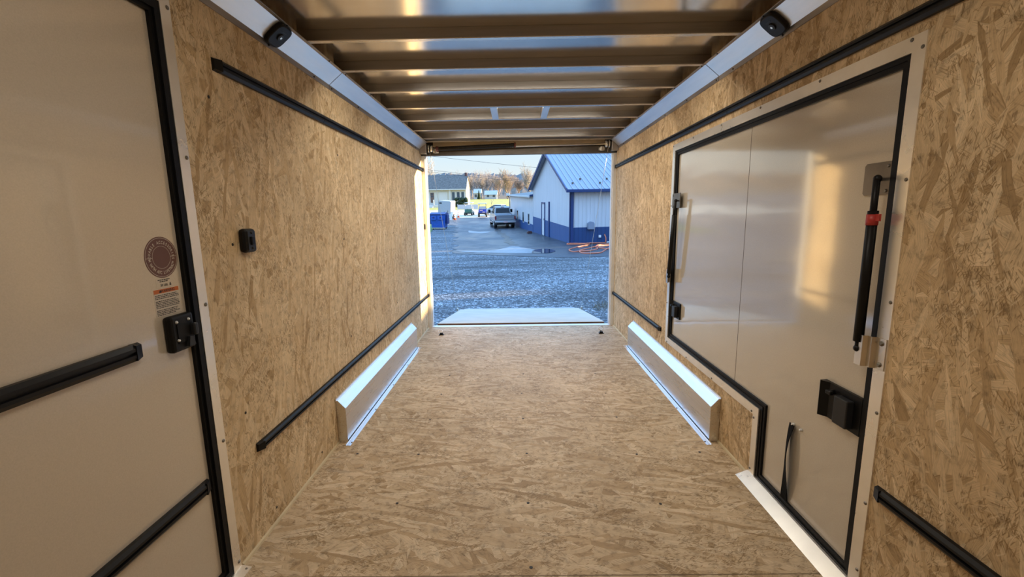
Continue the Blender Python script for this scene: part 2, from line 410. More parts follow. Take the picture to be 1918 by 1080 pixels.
def root_of(o):
    while o.parent: o = o.parent
    return o
def tag(o, label=None, cat=None, group=None, kind=None):
    if label: o['label'] = label
    if cat: o['category'] = cat
    if group: o['group'] = group
    if kind: o['kind'] = kind
    return o
def thing(name, label, cat, loc=(0, 0, 0), group=None, rot=None, kind=None):
    o = bpy.data.objects.new(name, None); COL.objects.link(o); o.location = loc; o.empty_display_size = .1
    if rot is not None: o.rotation_euler = rot
    return tag(o, label, cat, group, kind)
def obj(name, mb, mats, parent=None, local=False, label=None, cat=None, group=None, kind=None, loc=None, rot=None):
    me = bpy.data.meshes.new(name); b = mb.b
    bmesh.ops.recalc_face_normals(b, faces=b.faces[:])
    if parent is not None and not local:
        bmesh.ops.translate(b, verts=b.verts[:], vec=-Vector(root_of(parent).location))
    if parent is None and not local:
        mn = [min(v.co[i] for v in b.verts) for i in range(3)]; mx = [max(v.co[i] for v in b.verts) for i in range(3)]
        org = Vector(((mn[0]+mx[0])/2, (mn[1]+mx[1])/2, mn[2]))
        if kind == 'structure': org = Vector((0, 0, 0))
        bmesh.ops.translate(b, verts=b.verts[:], vec=-org); loc = org
    b.to_mesh(me); b.free()
    for m in (mats if isinstance(mats, (list, tuple)) else [mats]): me.materials.append(m if not isinstance(m, str) else M[m])
    o = bpy.data.objects.new(name, me); COL.objects.link(o)
    if parent is not None: o.parent = parent
    if loc is not None: o.location = loc
    if rot is not None: o.rotation_euler = rot
    return tag(o, label, cat, group, kind)
def copy_tree(o, loc=None, rot=None, label=None, parent=None):
    c = o.copy(); COL.objects.link(c)
    if parent is not None: c.parent = parent
    for ch in list(o.children): copy_tree(ch, parent=c)
    if loc is not None: c.location = loc
    if rot is not None: c.rotation_euler = rot
    if label: c['label'] = label
    return c
screw_me = {}
def screw(parent, p, axis, r=.006, mat='screw', name='screw', h=.004):
    """domed screw head; shares one mesh per kind"""
    k = (axis, r, mat, h)
    if k not in screw_me:
        mb = MB(); a = Vector({'x': (1, 0, 0), '-x': (-1, 0, 0), 'z': (0, 0, 1)}[axis]) if isinstance(axis, str) else Vector(axis)
        mb.cyl(a*-.0005, a*h*.45, r, r*.95, 10); mb.cyl(a*h*.45, a*h, r*.95, r*.5, 10)
        o = obj(name, mb, mat, None, True); screw_me[k] = o.data; bpy.data.objects.remove(o)
    o = bpy.data.objects.new(name, screw_me[k]); COL.objects.link(o)
    o.parent = parent; o.location = Vector(p)-Vector(root_of(parent).location)
    return o
def struct(name, mb, mats, label=None): return obj(name, mb, mats, kind='structure', label=label)

XL, XR, YB, YF = -1.22, 1.22, 5.69, -2.6      # trailer inside: left wall, right wall, rear opening, front
ZC = 2.397

# ------------------------------------------------------------------ large structure
mb = MB(); mb.box(XL, XR, YF, YB, -.05, 0)
mb.mi = 1
for x, y in [(-.688, 2.957), (-.018, 2.953), (.655, 2.961), (-.668, 2.486), (-.003, 2.484), (.663, 2.463), (-.675, 2.02), (-.008, 2.014), (.655, 1.997), (-.008, 1.6), (-.021, 3.412), (-.682, 3.411), (.665, 3.397),
             (-.68, 4.3), (0, 4.3), (.66, 4.3), (-.68, 3.85), (0, 3.86), (.66, 3.85), (-.7, 4.8), (.0, 4.8), (.66, 4.8), (1.05, 2.48), (-1.05, 2.5)]:
    mb.cyl((x, y, -.002), (x, y, .0012), .0075, seg=10)
struct('floor', mb, ['osb_floor', 'screw_dark'], 'brown strand board trailer floor with dark screw heads')
mb = MB()
mb.box(XL-.03, XL, YF, .68, -.05, ZC+.02); mb.box(XL-.03, XL, 1.585, YB, -.05, ZC+.02); mb.box(XL-.03, XL, .68, 1.585, 2.165, ZC+.02)
mb.mi = 2
for y_, z_ in ((1.755, .62), (1.80, 1.335), (1.76, 1.9), (2.98, .62), (2.98, 1.3), (2.98, 1.85), (2.4, .07), (1.9, .07), (4.2, .62), (4.2, 1.3)): mb.cyl((XL-.002, y_, z_), (XL+.0015, y_, z_), .006, seg=10)
mb.mi = 1; mb.box(XL-.08, XL-.07, YF, YB+.05, -.12, ZC+.12)
struct('wall_left', mb, ['osb_left', 'trailer_white', 'screw_dark'], 'tan strand board wall with black rails and a wheel box')
mb = MB()
mb.box(XR, XR+.03, YF, 1.482, -.05, ZC+.02); mb.box(XR, XR+.03, 3.62, YB, -.05, ZC+.02); mb.box(XR, XR+.03, 1.482, 3.62, 1.95, ZC+.02); mb.box(XR, XR+.03, 2.21, 3.62, -.05, .385)
mb.mi = 1; mb.box(XR+.07, XR+.08, YF, YB+.05, -.12, ZC+.12)
struct('wall_right', mb, ['osb_right', 'trailer_white'], 'tan strand board wall around the notched beige hatch door')
mb = MB(); mb.box(XL-.03, XR+.03, YF-.03, YF, -.05, ZC+.02)
struct('wall_front', mb, 'osb_right')
mb = MB(); mb.box(XL-.02, XR+.02, YF, YB-.06, ZC, ZC+.012)
mb.mi = 1; mb.box(XL-.08, XR+.08, YF, YB+.05, ZC+.11, ZC+.12); mb.box(XL-.08, XR+.08, YB+.03, YB+.05, 2.3, ZC+.12)
struct('ceiling', mb, ['sheet', 'trailer_white'], 'shiny metal roof sheet between the bows')
for sg, nm in ((-1, 'left'), (1, 'right')):
    mb = MB(); x = sg*1.22
    spans = [(1.62, YB)] if sg < 0 else [(2.24, YB)]
    for a, b_ in spans: mb.prism([(x, .0), (x-sg*.011, .0), (x-sg*.008, .008), (x, .012)], 'y', a, b_)
    struct('baseboard_'+nm, mb, 'caulk')

# outdoors ground: level along x, profile along y (trailer stands nose-up on a falling yard)
TILT = math.atan(.0618)
PY = [0, 8.4, 12, 18, 25, 34, 42, 60, 900]; PD = [0, 2.32, 2.45, 2.75, 3.08, 3.38, 3.6, 3.7, 3.7]
def zg(y):
    if y < 8.4: return -.42
    for i in range(len(PY)-1):
        if y <= PY[i+1]:
            t = (y-PY[i])/(PY[i+1]-PY[i]); return CAMH+y*.0618-(PD[i]+t*(PD[i+1]-PD[i]))
    return CAMH+y*.0618-3.7
def ground_poly(name, ys, xl, xr, mat, lift=0, nx=8, label=None):
    """strip of ground following the profile; xl/xr are functions of y"""
    mb = MB(); V = []
    for y in ys: V.append([mb.b.verts.new((xl(y)+(xr(y)-xl(y))*i/nx, y, zg(y)+lift)) for i in range(nx+1)])
    for j in range(len(ys)-1):
        for i in range(nx):
            f = mb.b.faces.new((V[j][i], V[j][i+1], V[j+1][i+1], V[j+1][i])); f.smooth = True
    o = struct(name, mb, mat, label)
    return o
def frange(a, b, n): return [a+(b-a)*i/n for i in range(n+1)]
def pw(pts):
    def f(y):
        if y <= pts[0][0]: return pts[0][1]
        for (a, va), (b, vb) in zip(pts, pts[1:]):
            if y <= b: return va+(vb-va)*(y-a)/(b-a)
        return pts[-1][1]
    return f
ground_poly('ground', [-6, 4, 8.4]+frange(10, 60, 25)+[80, 120, 200, 420, 880], lambda y: -60-y*.8, lambda y: 60+y*.8, 'gravel', 0, 24, 'blue grey gravel yard behind the trailer')
asL = pw([(19, -2.6), (21, -3.05), (25, -3.5), (34, -4.75), (45, -6.1), (53, -7.3), (90, -13)]); asR = pw([(17.4, 2.2), (19, 12), (90, 30)])
aw = lambda f, y: f(y)+.25*math.sin(y*2.1)+.12*math.sin(y*5.3)
def asL2(y): return aw(asL, y)
ground_poly('asphalt_drive', [17.6, 18, 18.5, 19, 19.5, 20, 20.5, 21, 22, 23, 24]+frange(25, 60, 35)+[70, 86],
            lambda y: max(asL2(y), 1.8-(y-17.6)*1.9), lambda y: min(2.2+(y-17.6)*6, 25), 'asphalt', .012, 14, 'dark asphalt drive between gravel and blue building')
ground_poly('concrete_apron', frange(60, 86, 6), lambda y: -40, lambda y: 0+(y-60)*.2, 'concrete', .02, 8, 'sunlit pale concrete apron at far end of drive')
ground_poly('lawn', frange(84, 175, 10), lambda y: -32, lambda y: 60, 'grass', .03, 8, 'sunlit yellow green lawn beyond the drive')
ground_poly('field', [174, 250, 330, 460], lambda y: -260, lambda y: 220, 'dry_field', .05, 8, 'brown winter field behind the lawn')
ground_poly('grass_verge', frange(34, 58, 12), lambda y: -13.5, pw([(34, -6.8), (40, -7.6), (48, -9.0), (58, -10.6)]), 'grass_green', .02, 10, 'green grass verge behind the blue dumpster')

# ------------------------------------------------------------------ far terrain
mb = MB(); random.seed(3)
def hill(mb, Y, x0, x1, base_h, amp, seed, n=160):
    rr = random.Random(seed); ph = [rr.uniform(0, 6) for _ in range(5)]
    top = []
    for i in range(n+1):
        x = x0+(x1-x0)*i/n
        h = base_h+amp*(math.sin(x*.012+ph[0])+.5*math.sin(x*.031+ph[1]))+rr.uniform(-.6, .6)*2.0+.6*math.sin(x*.21+ph[2])
        top.append((x, h))
    for (xa, ha), (xb, hb) in zip(top, top[1:]):
        za = CAMH+Y*.0618
        mb.face([(xa, Y-70, za-8), (xb, Y-70, za-8), (xb, Y, za+hb), (xa, Y, za+ha)])
        mb.face([(xa, Y, za+ha), (xb, Y, za+hb), (xb, Y+60, za-8), (xa, Y+60, za-8)])
hill(mb, 520, -420, 420, 16, 1.6, 11, 420)
def hill_mat(name, a, b_):
    m, nt, b = newmat(name)
    v = coords(nt, (0, 0, 0), (1, .3, 1.6)); f = noise(nt, v, .35, 5, .75)
    nt.links.new(ramp(nt, f, [(.3, a), (.7, b_)]), b.inputs['Base Color']); b.inputs['Roughness'].default_value = 1
    return m
M['hill_far'] = hill_mat('far_wooded_hill', (.12, .105, .095), (.22, .19, .165))
M['hill_near'] = hill_mat('near_bare_wood', (.11, .072, .045), (.24, .165, .11))
struct('hill_far', mb, 'hill_far', 'blue grey wooded hill on the skyline')
mb = MB(); hill(mb, 330, -300, 260, 7.0, .8, 5, 420)
struct('hill_near', mb, 'hill_near', 'brown bare woodland slope below the far hill')

# ================================================================== INTERIOR THINGS
# ---- left man door (door_1)
d1 = thing('door_1', 'tall beige entrance door with black gasket, rails and stickers', 'door', (XL, 1.12, 0), kind='structure')
PXL = XL-.010
mb = MB(); mb.box(PXL-.03, PXL, .70, 1.548, .02, 2.135); obj('door_panel', mb, 'panel_l', d1)
path = [(1.564, .015), (1.564, 2.148), (.70, 2.148), (.70, .015)]
mb = MB()
mb.strip(path, .048, PXL-.01, XL+.002, True, -1)
mb.strip([(1.549, .03), (1.549, 2.133), (.715, 2.133), (.715, .03)], .020, PXL, XL+.010, True, -1)
obj('gasket', mb, 'rubber', d1)
mb = MB(); mb.strip([(1.61, .0), (1.61, 2.194), (.652, 2.194), (.652, 0)], .046, XL-.002, XL+.004, False, -1); fr = obj('frame_trim', mb, 'alu', d1, label='brushed aluminium frame strip with screws')
for z in (2.142, 1.654, 1.124, .577, .040): screw(fr, (XL+.004, 1.597, z), 'x', .0075)
mb = MB(); mb.prism([(XL+.002, .0), (XL+.045, .0), (XL+.045, .004), (XL+.006, .012), (XL+.002, .012)], 'y', .66, 1.612); th = obj('threshold', mb, 'alu', d1)
screw(th, (XL+.030, 1.598, .005), 'z', .006)
# latch on door_1
lt = MB(); y0, y1, z0, z1 = 1.404, 1.508, .992, 1.118; X0 = PXL
lt.box(X0, X0+.030, y0, y1, z0, z1, .010)
latch = obj('door_latch', lt, 'black', d1)
mb = MB(); mb.box(X0+.0301, X0+.033, y0+.022, y1-.012, z0+.030, z1-.030, .001); obj('latch_recess', mb, 'rubber', latch)
mb = MB(); mb.box(X0+.028, X0+.048, y1-.024, y1-.004, z0+.045, z1-.038, .005); obj('paddle_handle', mb, 'grey_black', latch)
mb = MB(); mb.prism([(y0+.055, z0+.012), (y0+.085, z0+.012), (y0+.078, z0+.042), (y0+.062, z0+.046)], 'x', X0+.028, X0+.042); obj('lock_knob', mb, 'grey_black', latch)
for yy, zz in ((.024, .022), (.078, .022), (.024, -.085+.0), (.083, -.094)):
    screw(latch, (X0+.030, y0+yy, z1-.0+(-.022 if zz > 0 else zz)), 'x', .0055, 'white_screw', h=.005)

# ---- text helper (flat lettering on the door skin; local x -> +y, local y -> +z)
def text_mb(mb, body, size, place, bold=0.0):
    cu = bpy.data.curves.new('t', 'FONT'); cu.body = body; cu.size = size; cu.align_x = 'CENTER'; cu.offset = bold; cu.resolution_u = 3
    o = bpy.data.objects.new('t', cu); COL.objects.link(o)
    bpy.context.view_layer.update()
    me = bpy.data.meshes.new_from_object(o.evaluated_get(bpy.context.evaluated_depsgraph_get()))
    bpy.data.objects.remove(o); bpy.data.curves.remove(cu)
    vs = [mb.b.verts.new(place(v.co.x, v.co.y)) for v in me.vertices]
    for p in me.polygons:
        try: mb.b.faces.new([vs[i] for i in p.vertices])
        except ValueError: pass
    bpy.data.meshes.remove(me)
SXP = PXL+.0006
cy_, cz_, R_ = 1.441, 1.315, .068
st = thing('round_sticker', 'round brown sticker with cream ring lettering on the beige entrance door', 'sticker', (PXL, cy_, cz_-R_))
mb = MB(); mb.cyl((PXL-.0002, cy_, cz_), (SXP, cy_, cz_), R_, seg=48); obj('sticker_disc', mb, 'brown', st)
mb = MB()
for r0, r1 in ((.0645, .0632), (.0375, .0365)):
    for i in range(48):
        a, b_ = 2*math.pi*i/48, 2*math.pi*(i+1)/48
        mb.face([(SXP+.0003, cy_+math.cos(t)*r, cz_+math.sin(t)*r) for t, r in ((a, r0), (b_, r0), (b_, r1), (a, r1))])
for sg in (-1, 1): mb.face([(SXP+.0003, cy_+sg*.0375, cz_-.0005), (SXP+.0003, cy_+sg*.064, cz_-.0005), (SXP+.0003, cy_+sg*.064, cz_+.0008), (SXP+.0003, cy_+sg*.0375, cz_+.0008)])
obj('ring_lines', mb, 'paper', st)
mb = MB()
def arc_text(body, r, a0, a1, top):
    n = len(body)
    for i, ch in enumerate(body):
        if ch == ' ': continue
        a = a0+(a1-a0)*i/(n-1)
        if top:
            ux, uy = Vector((math.sin(a), -math.cos(a))), Vector((math.cos(a), math.sin(a)))
        else:
            ux, uy = Vector((-math.sin(a), math.cos(a))), Vector((-math.cos(a), -math.sin(a)))
        o = Vector((math.cos(a), math.sin(a)))*r
        def pl(x, y, o=o, ux=ux, uy=uy):
            p = o+ux*x*.78+uy*y; return (SXP+.0005, cy_+p.x, cz_+p.y)
        text_mb(mb, ch, .0140, pl, .0003)
arc_text('MOVABLE ACCESSORIES', .0445, math.radians(188), math.radians(-8), True)
arc_text('WITH ATC LIFETRAC\u2122', .0555, math.radians(206), math.radians(334), False)
obj('lettering', mb, 'paper', st)

def flat(mb, y0, y1, z0, z1, dx): mb.face([(PXL+dx, y0, z0), (PXL+dx, y1, z0), (PXL+dx, y1, z1), (PXL+dx, y0, z1)])
def bars(mb, y0, y1, z, h, dx, rr):
    y = y0
    while y < y1-.002:
        l = rr.uniform(.003, .010); e_ = min(y+l, y1); flat(mb, y, e_, z, z+h, dx); y = e_+.0014
rr = random.Random(4)
ws = thing('warning_sticker', 'cream warning sticker with orange band above the black door latch', 'sticker', (PXL, 1.435, 1.122))
mb = MB(); mb.box(PXL-.0002, PXL+.0005, 1.388, 1.496, 1.122, 1.212); obj('sticker_sheet', mb, 'paper', ws)
mb = MB(); flat(mb, 1.389, 1.495, 1.1975, 1.211, .0008); obj('warning_band', mb, 'orange_band', ws, label='orange band reading WARNING')
mb = MB(); text_mb(mb, 'WARNING', .0125, lambda x, y: (PXL+.0011, 1.447+x, 1.2+y), .0002)
mb.face([(PXL+.0011, 1.410, 1.2), (PXL+.0011, 1.420, 1.2), (PXL+.0011, 1.415, 1.209)]); obj('warning_lettering', mb, 'ink', ws)
mb = MB()
for k, (ln, gap) in enumerate(((.94, 0), (1, 0), (1, 0), (.86, 1), (.96, 0), (.98, 0), (1, 0), (.97, 0), (.9, 1), (.86, 0), (.97, 0), (.78, 0))):
    off = sum(g for _, g in ((.94, 0), (1, 0), (1, 0), (.86, 1), (.96, 0), (.98, 0), (1, 0), (.97, 0), (.9, 1), (.86, 0), (.97, 0), (.78, 0))[:k+1])
    z = 1.190-.0053*k-.0035*off; bars(mb, 1.392, 1.392+.100*ln, z, .0026, .0008, rr)
obj('small_print', mb, 'ink', ws)
ls = thing('load_sticker', 'small pale load limit sticker below the round brown sticker', 'sticker', (PXL, 1.44, 1.214))
mb = MB(); mb.box(PXL-.0002, PXL+.0004, 1.404, 1.474, 1.2135, 1.246); obj('sticker_sheet', mb, 'panel_l', ls)
mb = MB(); bars(mb, 1.412, 1.462, 1.2395, .003, .0008, rr); bars(mb, 1.419, 1.455, 1.234, .003, .0008, rr)
text_mb(mb, '50 LBS.', .011, lambda x, y: (PXL+.0009, 1.437+x, 1.2195+y), .0002)
mb.box(PXL+.0005, PXL+.0009, 1.459, 1.466, 1.2195, 1.2245); mb.cyl((PXL+.0005, 1.4625, 1.227), (PXL+.0009, 1.4625, 1.227), .0022, seg=10)
obj('lettering', mb, 'ink', ls)

# ---- black logistics rails
def rail(side, y0, y1, z0, z1, label, x=None, caps=(True, True)):
    s = 1 if side == 'l' else -1
    x = (XL if side == 'l' else XR) if x is None else x
    t = thing('track_rail', label, 'rail', (x, (y0+y1)/2, z0), 'black wall rails')
    h = z1-z0; zm = (z0+z1)/2
    prof = [(0, z0), (.014, z0), (.022, z0+h*.22), (.022, zm-h*.10), (.013, zm-h*.08), (.013, zm+h*.08), (.022, zm+h*.10), (.022, z1-h*.22), (.014, z1), (0, z1)]
    mb = MB(); mb.prism([(x+s*a, b_) for a, b_ in prof], 'y', y0+(.03 if caps[0] else 0), y1-(.03 if caps[1] else 0)); obj('rail_body', mb, 'black_rail', t)
    for k, yy, sgn in ((0, y0, 1), (1, y1, -1)):
        if caps[k]:
            mb = MB()
            A = [(x, yy, z0), (x, yy, z1), (x+s*.012, yy, z1-h*.12), (x+s*.012, yy, z0+h*.12)]
            B = [(x, yy+sgn*.032, z0-.001), (x, yy+sgn*.032, z1+.001), (x+s*.024, yy+sgn*.032, z1-h*.05), (x+s*.024, yy+sgn*.032, z0+h*.05)]
            va = [mb.b.verts.new(p) for p in A]; vb = [mb.b.verts.new(p) for p in B]
            for i in range(4): mb.b.faces.new((va[i], va[(i+1) % 4], vb[(i+1) % 4], vb[i]))
            mb.b.faces.new(va); mb.b.faces.new(vb)
            obj('end_cap', mb, 'black', t)
    return t
rail('l', 1.80, 2.76, 2.008, 2.056, 'short upper black rail on the wall beside the entrance door', caps=(True, False))
rail('l', 2.763, YB-.02, 2.008, 2.056, 'long upper black rail running to the opening above the wheel box without a hatch', caps=(False, True))
rail('l', 1.80, 2.744, .412, .452, 'low black rail ending near the front of the wheel box on the entrance door side', caps=(True, False))
rail('l', 2.747, YB-.02, .412, .452, 'long low black rail above the wheel box, opposite the hatch door', caps=(False, True))
rail('r', .75, 2.72, 2.012, 2.056, 'upper black rail passing over the near corner of the hatch door', caps=(True, False))
rail('r', 2.723, YB-.02, 2.012, 2.056, 'upper black rail above the hatch running to the opening', caps=(False, True))
rail('r', 3.755, YB-.02, .415, .453, 'short low black rail between the hatch door and the rear opening')
rail('r', .55, 1.43, .425, .472, 'low black rail on the near strand board wall in front of the hatch door')
rail('l', .66, 1.303, 1.012, 1.064, 'black rail at mid height across the beige entrance door', x=PXL)
rail('l', .66, 1.505, .426, .474, 'lower black rail across the beige entrance door', x=PXL)

# ---- right hatch door (door_2)
d2 = thing('door_2', 'large notched beige hatch door with struts, latches and strap', 'door', (XR, 2.5, 0), kind='structure')
PXR = XR+.020
mb = MB(); mb.prism([(1.515, -.04), (1.515, 1.925), (3.59, 1.925), (3.59, .415), (2.18, .415), (2.18, -.04)], 'x', PXR, PXR+.03); obj('door_panel', mb, 'panel_r', d2)
mb = MB(); mb.box(PXR-.0006, PXR+.001, 2.4935, 2.4965, .44, 1.90); obj('panel_seam', mb, 'seam', d2)
gp = [(1.507, .02), (1.507, 1.93), (3.595, 1.93), (3.595, .41), (2.185, .41), (2.185, .02)]
mb = MB(); mb.strip(gp, .020, XR+.004, PXR+.012, True, 1)
mb.strip([(1.515, .028), (1.515, 1.922), (3.587, 1.922), (3.587, .418), (2.177, .418), (2.177, .028)], .030, PXR-.012, PXR+.01, True, 1)
obj('gasket', mb, 'rubber', d2)
mb = MB(); mb.strip([(1.456, .0), (1.456, 1.976), (3.645, 1.976), (3.645, .36), (2.236, .36), (2.236, .0)], .050, XR-.004, XR+.002, False, 1); f2 = obj('frame_trim', mb, 'alu', d2, label='brushed aluminium frame strip with screws')
for y, z in [(1.467, 1.931), (1.467, 1.53), (1.467, 1.124), (1.467, .726), (1.467, .375), (1.467, .1), (1.509, 1.965), (1.935, 1.965), (2.381, 1.965), (2.811, 1.965), (3.24, 1.965), (3.63, 1.965), (3.634, 1.5), (3.634, 1.1), (3.634, .7), (3.6, .370), (3.174, .370), (2.741, .370), (2.25, .372), (2.225, .345), (2.225, .05)]:
    screw(f2, (XR-.004, y, z), '-x', .0065)
mb = MB(); mb.prism([(XR-.070, .001), (XR-.006, .028), (XR+.016, .028), (XR+.016, .022), (XR-.006, .022), (XR-.060, .0)], 'y', 1.452, 2.245); obj('threshold', mb, 'alu', d2)
def hatch_latch(y0, y1, z0, z1, knob_side, nm):
    a = MB(); X = PXR
    s = 1
    # plate with a bent flange on the far side
    a.prism([(X, y1), (X-.030, y1-.004), (X-.033, y1-.010), (X-.012, y1-.038), (X-.012, y0), (X, y0)], 'z', z0, z1)
    l = obj('door_latch', a, 'black', d2)
    m1 = MB(); w_ = y1-y0
    m1.box(X-.042, X-.012, y0+w_*.16, y0+w_*.50, z0+.012, z1-.026, .004); obj('slide_block', m1, 'grey_black', l)
    m1 = MB(); m1.box(X-.0145, X-.0115, y0+w_*.53, y0+w_*.57, z0+.045, z1-.03, .001); obj('slot', m1, 'rubber', l)
    m1 = MB(); m1.cyl((X-.012, y1-w_*.30, z1-.032), (X-.030, y1-w_*.30, z1-.032), .010); m1.box(X-.040, X-.026, y1-w_*.30-.018, y1-w_*.30+.012, z1-.040, z1-.024, .003); obj('lock_knob', m1, 'black', l)
    for zz in (z0+.045, z0+.088): screw(l, (X-.012, y1-w_*.40, zz), '-x', .005, 'white_screw', h=.004)
    return l
hatch_latch(1.548, 1.755, .592, .742, 1, 'near')
hatch_latch(3.38, 3.56, .608, .735, 1, 'far')
# pull strap
mb = MB(); pts = []
ps = []
for i in range(15):
    t = i/14; z = .452-.39*t; xo = PXR-.008-.012*math.sin(t*math.pi)**.8; yc = 1.932+.006*math.sin(t*6)+.012*t; tw = .15+.35*math.sin(t*4.0)
    ps.append((xo, yc, z, tw))
V = []
for xo, yc, z, tw in ps:
    hw = .022
    V.append([mb.b.verts.new((xo+sx_*math.sin(tw)*hw+dx, yc+sx_*math.cos(tw)*hw, z)) for sx_, dx in ((-1, 0), (1, 0), (1, -.003), (-1, -.003))])
for A, B in zip(V, V[1:]):
    for i in range(4): mb.b.faces.new((A[i], A[(i+1) % 4], B[(i+1) % 4], B[i]))
mb.b.faces.new(V[0]); mb.b.faces.new(V[-1])
sp_ = obj('pull_strap', mb, 'strap', d2, label='black webbing pull strap')
for y, z in ((1.932, .452), (1.875, .452)): screw(sp_, (PXR-.001, y, z), '-x', .007, 'white_screw', h=.012)

# ---- gas struts on the hatch
def strut(yt, yl, ztop, zbot, p0y, p1y, label, tape, far, XB=PXR):
    t = thing('gas_strut', label, 'strut', (PXR-.04, yt, zbot), 'gas struts of the hatch door')
    X = PXR
    b1 = MB()
    b1.prism([(p0y, ztop-.053), (p0y, ztop+.060), (p1y-.008, ztop+.060), (p1y, ztop+.052), (p1y, ztop-.045), (p1y-.008, ztop-.053)], 'x', XB-.006, XB-.0005)
    br = obj('upper_bracket', b1, 'bracket', t, label='dark steel mounting plate')
    sc_y = p0y+.022 if not far else p1y-.022
    screw(br, (XB-.006, sc_y, ztop+.044), '-x', .006); screw(br, (XB-.006, sc_y, ztop-.040), '-x', .006)
    m = MB(); m.ball((X-.058, yt, ztop), .013); m.cyl((XB-.004, yt+(.06 if not far else .03), ztop), (X-.058, yt, ztop), .006); obj('ball_joint', m, 'black', t)
    q0 = Vector((X-.060, yt, ztop)); L = Vector((X-.055, yl, zbot))-q0
    m = MB(); m.cyl(q0, q0+L*.30, .0105, seg=14); obj('strut_rod', m, 'black', t)
    m = MB(); m.cyl(q0+L*.18, q0+L*.955, .0160, seg=16); obj('strut_tube', m, 'black', t)
    m = MB(); m.cyl(q0+L*.95, q0+L, .009); m.ball(q0+L, .013); obj('lower_joint', m, 'black', t)
    if tape:
        m = MB(); m.cyl(q0+L*.20, q0+L*.262, .0180, seg=12); c = q0+L*.235; m.box(c.x-.004, c.x+.004, c.y-.032, c.y-.010, c.z-.002, c.z+.022); obj('tape_band', m, 'red', t, label='red tape band')
    # stepped bracket: foot on the frame strip, hat over the gasket, plate standing above the door
    m = MB(); zc = zbot
    prof = [(XR-.0045, 1.460), (XR-.0045, 1.499), (XR-.020, 1.505), (XR-.020, 1.520), (XR-.036, 1.525), (XR-.036, 1.552), (XR-.039, 1.552), (XR-.039, 1.522), (XR-.023, 1.517), (XR-.023, 1.502), (XR-.0075, 1.496), (XR-.0075, 1.460)]
    if far: prof = [(a, 3.640+1.460-b_) for a, b_ in prof]
    m.prism(prof, 'z', zc-.058, zc+.054); lb = obj('lower_bracket', m, 'steel', t, label='steel stepped bracket')
    yy = 1.478 if not far else 3.640+1.460-1.478
    for z in (zc-.040, zc+.036): screw(lb, (XR-.0075, yy, z), '-x', .009, h=.006)
    return t
strut(1.540, 1.547, 1.540, .940, 1.541, 1.667, 'black gas strut with red tape band at the near edge of hatch door', True, False)
strut(3.440, 3.535, 1.535, .935, 3.435, 3.600, 'black gas strut without tape at the far edge of hatch door', False, True, XR-.002)

# ---- wheel boxes
def wheel_box(s, label):
    xw = s*1.22; xi = s*1.160; xf = s*1.128
    xw = s*1.2185
    t = thing('wheel_box', label, 'wheel box', (s*1.17, 3.67, 0), 'aluminium wheel boxes')
    y0, y1 = (2.64, 4.69) if s < 0 else (2.605, 4.66)
    m = MB(); m.prism([(xw, .0), (xi, .0), (xi, .236), (xw-s*.012, .285), (xw, .285)], 'y', y0, y1); bx = obj('box_body', m, 'alu_box', t)
    m = MB(); m.prism([(xi+s*.001, .236), (xi-s*.0012, .236), (xw-s*.012, .2875), (xw-s*.004, .2875), (xw-s*.004, .284), (xw-s*.012, .284)], 'y', y0-.002, y1+.002); obj('top_slope', m, 'alu_cove', t)
    m = MB(); m.prism([(xi+s*.001, .0), (xf, .0), (xf, .003), (xi-s*.004, .003), (xi-s*.004, .010), (xi+s*.001, .010)], 'y', y0-.045, y1+.055); fl = obj('floor_flange', m, 'alu_cove', t)
    for y in (y0-.005, y0+.49, y0+.98, y0+1.5, y1+.02): screw(fl, (s*1.134, y, .003), 'z', .006)
    m = MB(); a_, b2_ = sorted((xi-s*.0005, xi-s*.0025)); m.box(a_, b2_, y0, y1, .0105, .0150); obj('gap_line', m, 'rubber', t)  # dark strip stands in for the shaded gap above the flange
    m = MB(); m.box(min(xw-s*.0045, xw), max(xw-s*.0045, xw), y0-.01, y1+.01, .285, .302); obj('wall_flange', m, 'alu_cove', t)
    return t
wheel_box(-1, 'long aluminium wheel box against the wall of the entrance door')
wheel_box(1, 'long aluminium wheel box below the notched hatch door')

# ---- aluminium coves (sloped corner panels)
def cove(s, y0, y1, label, lipcut=None):
    t = thing('cove_panel', label, 'cove', (s*1.17, (y0+y1)/2, 2.24), 'aluminium ceiling coves')
    w_ = s*1.2195; a = (s*1.128, 2.338); b_ = (s*1.214, 2.268)
    m = MB(); m.prism([a, b_, (b_[0]+s*.002, b_[1]+.002), (a[0]+s*.002, a[1]+.002)], 'y', y0, y1); obj('sloped_face', m, 'alu_cove', t)
    m = MB(); m.prism([(w_, 2.242), (s*1.216, 2.242), (s*1.2135, 2.268), (s*1.2165, 2.27), (w_, 2.27)], 'y', y0, y1); lo = obj('wall_flange', m, 'alu_flange', t)
    m = MB(); m.prism([(s*1.112, 2.3385), (s*1.128, 2.3365), (s*1.130, 2.3395), (s*1.112, 2.341)], 'y', y0, y1); up = obj('ceiling_flange', m, 'alu_flange', t)
    n = int((y1-y0)/.48)
    for i in range(n+1):
        y = y0+.03+i*.475
        if y < y1: screw(lo, (s*1.2152, y, 2.254), 'x' if s < 0 else '-x', .006, 'screw_dark'); screw(up, (s*1.119, y, 2.3378), (0, 0, -1), .005, 'screw_dark')
    return t
cove(-1, .3, 2.915, 'near aluminium cove with black light housing above the entrance door wall')
cove(-1, 2.922, 5.55, 'far aluminium cove running to the opening, entrance door side')
cove(1, .3, 2.880, 'near aluminium cove with black light housing above the hatch door')
cove(1, 2.887, 5.55, 'far aluminium cove running to the opening, hatch door side')
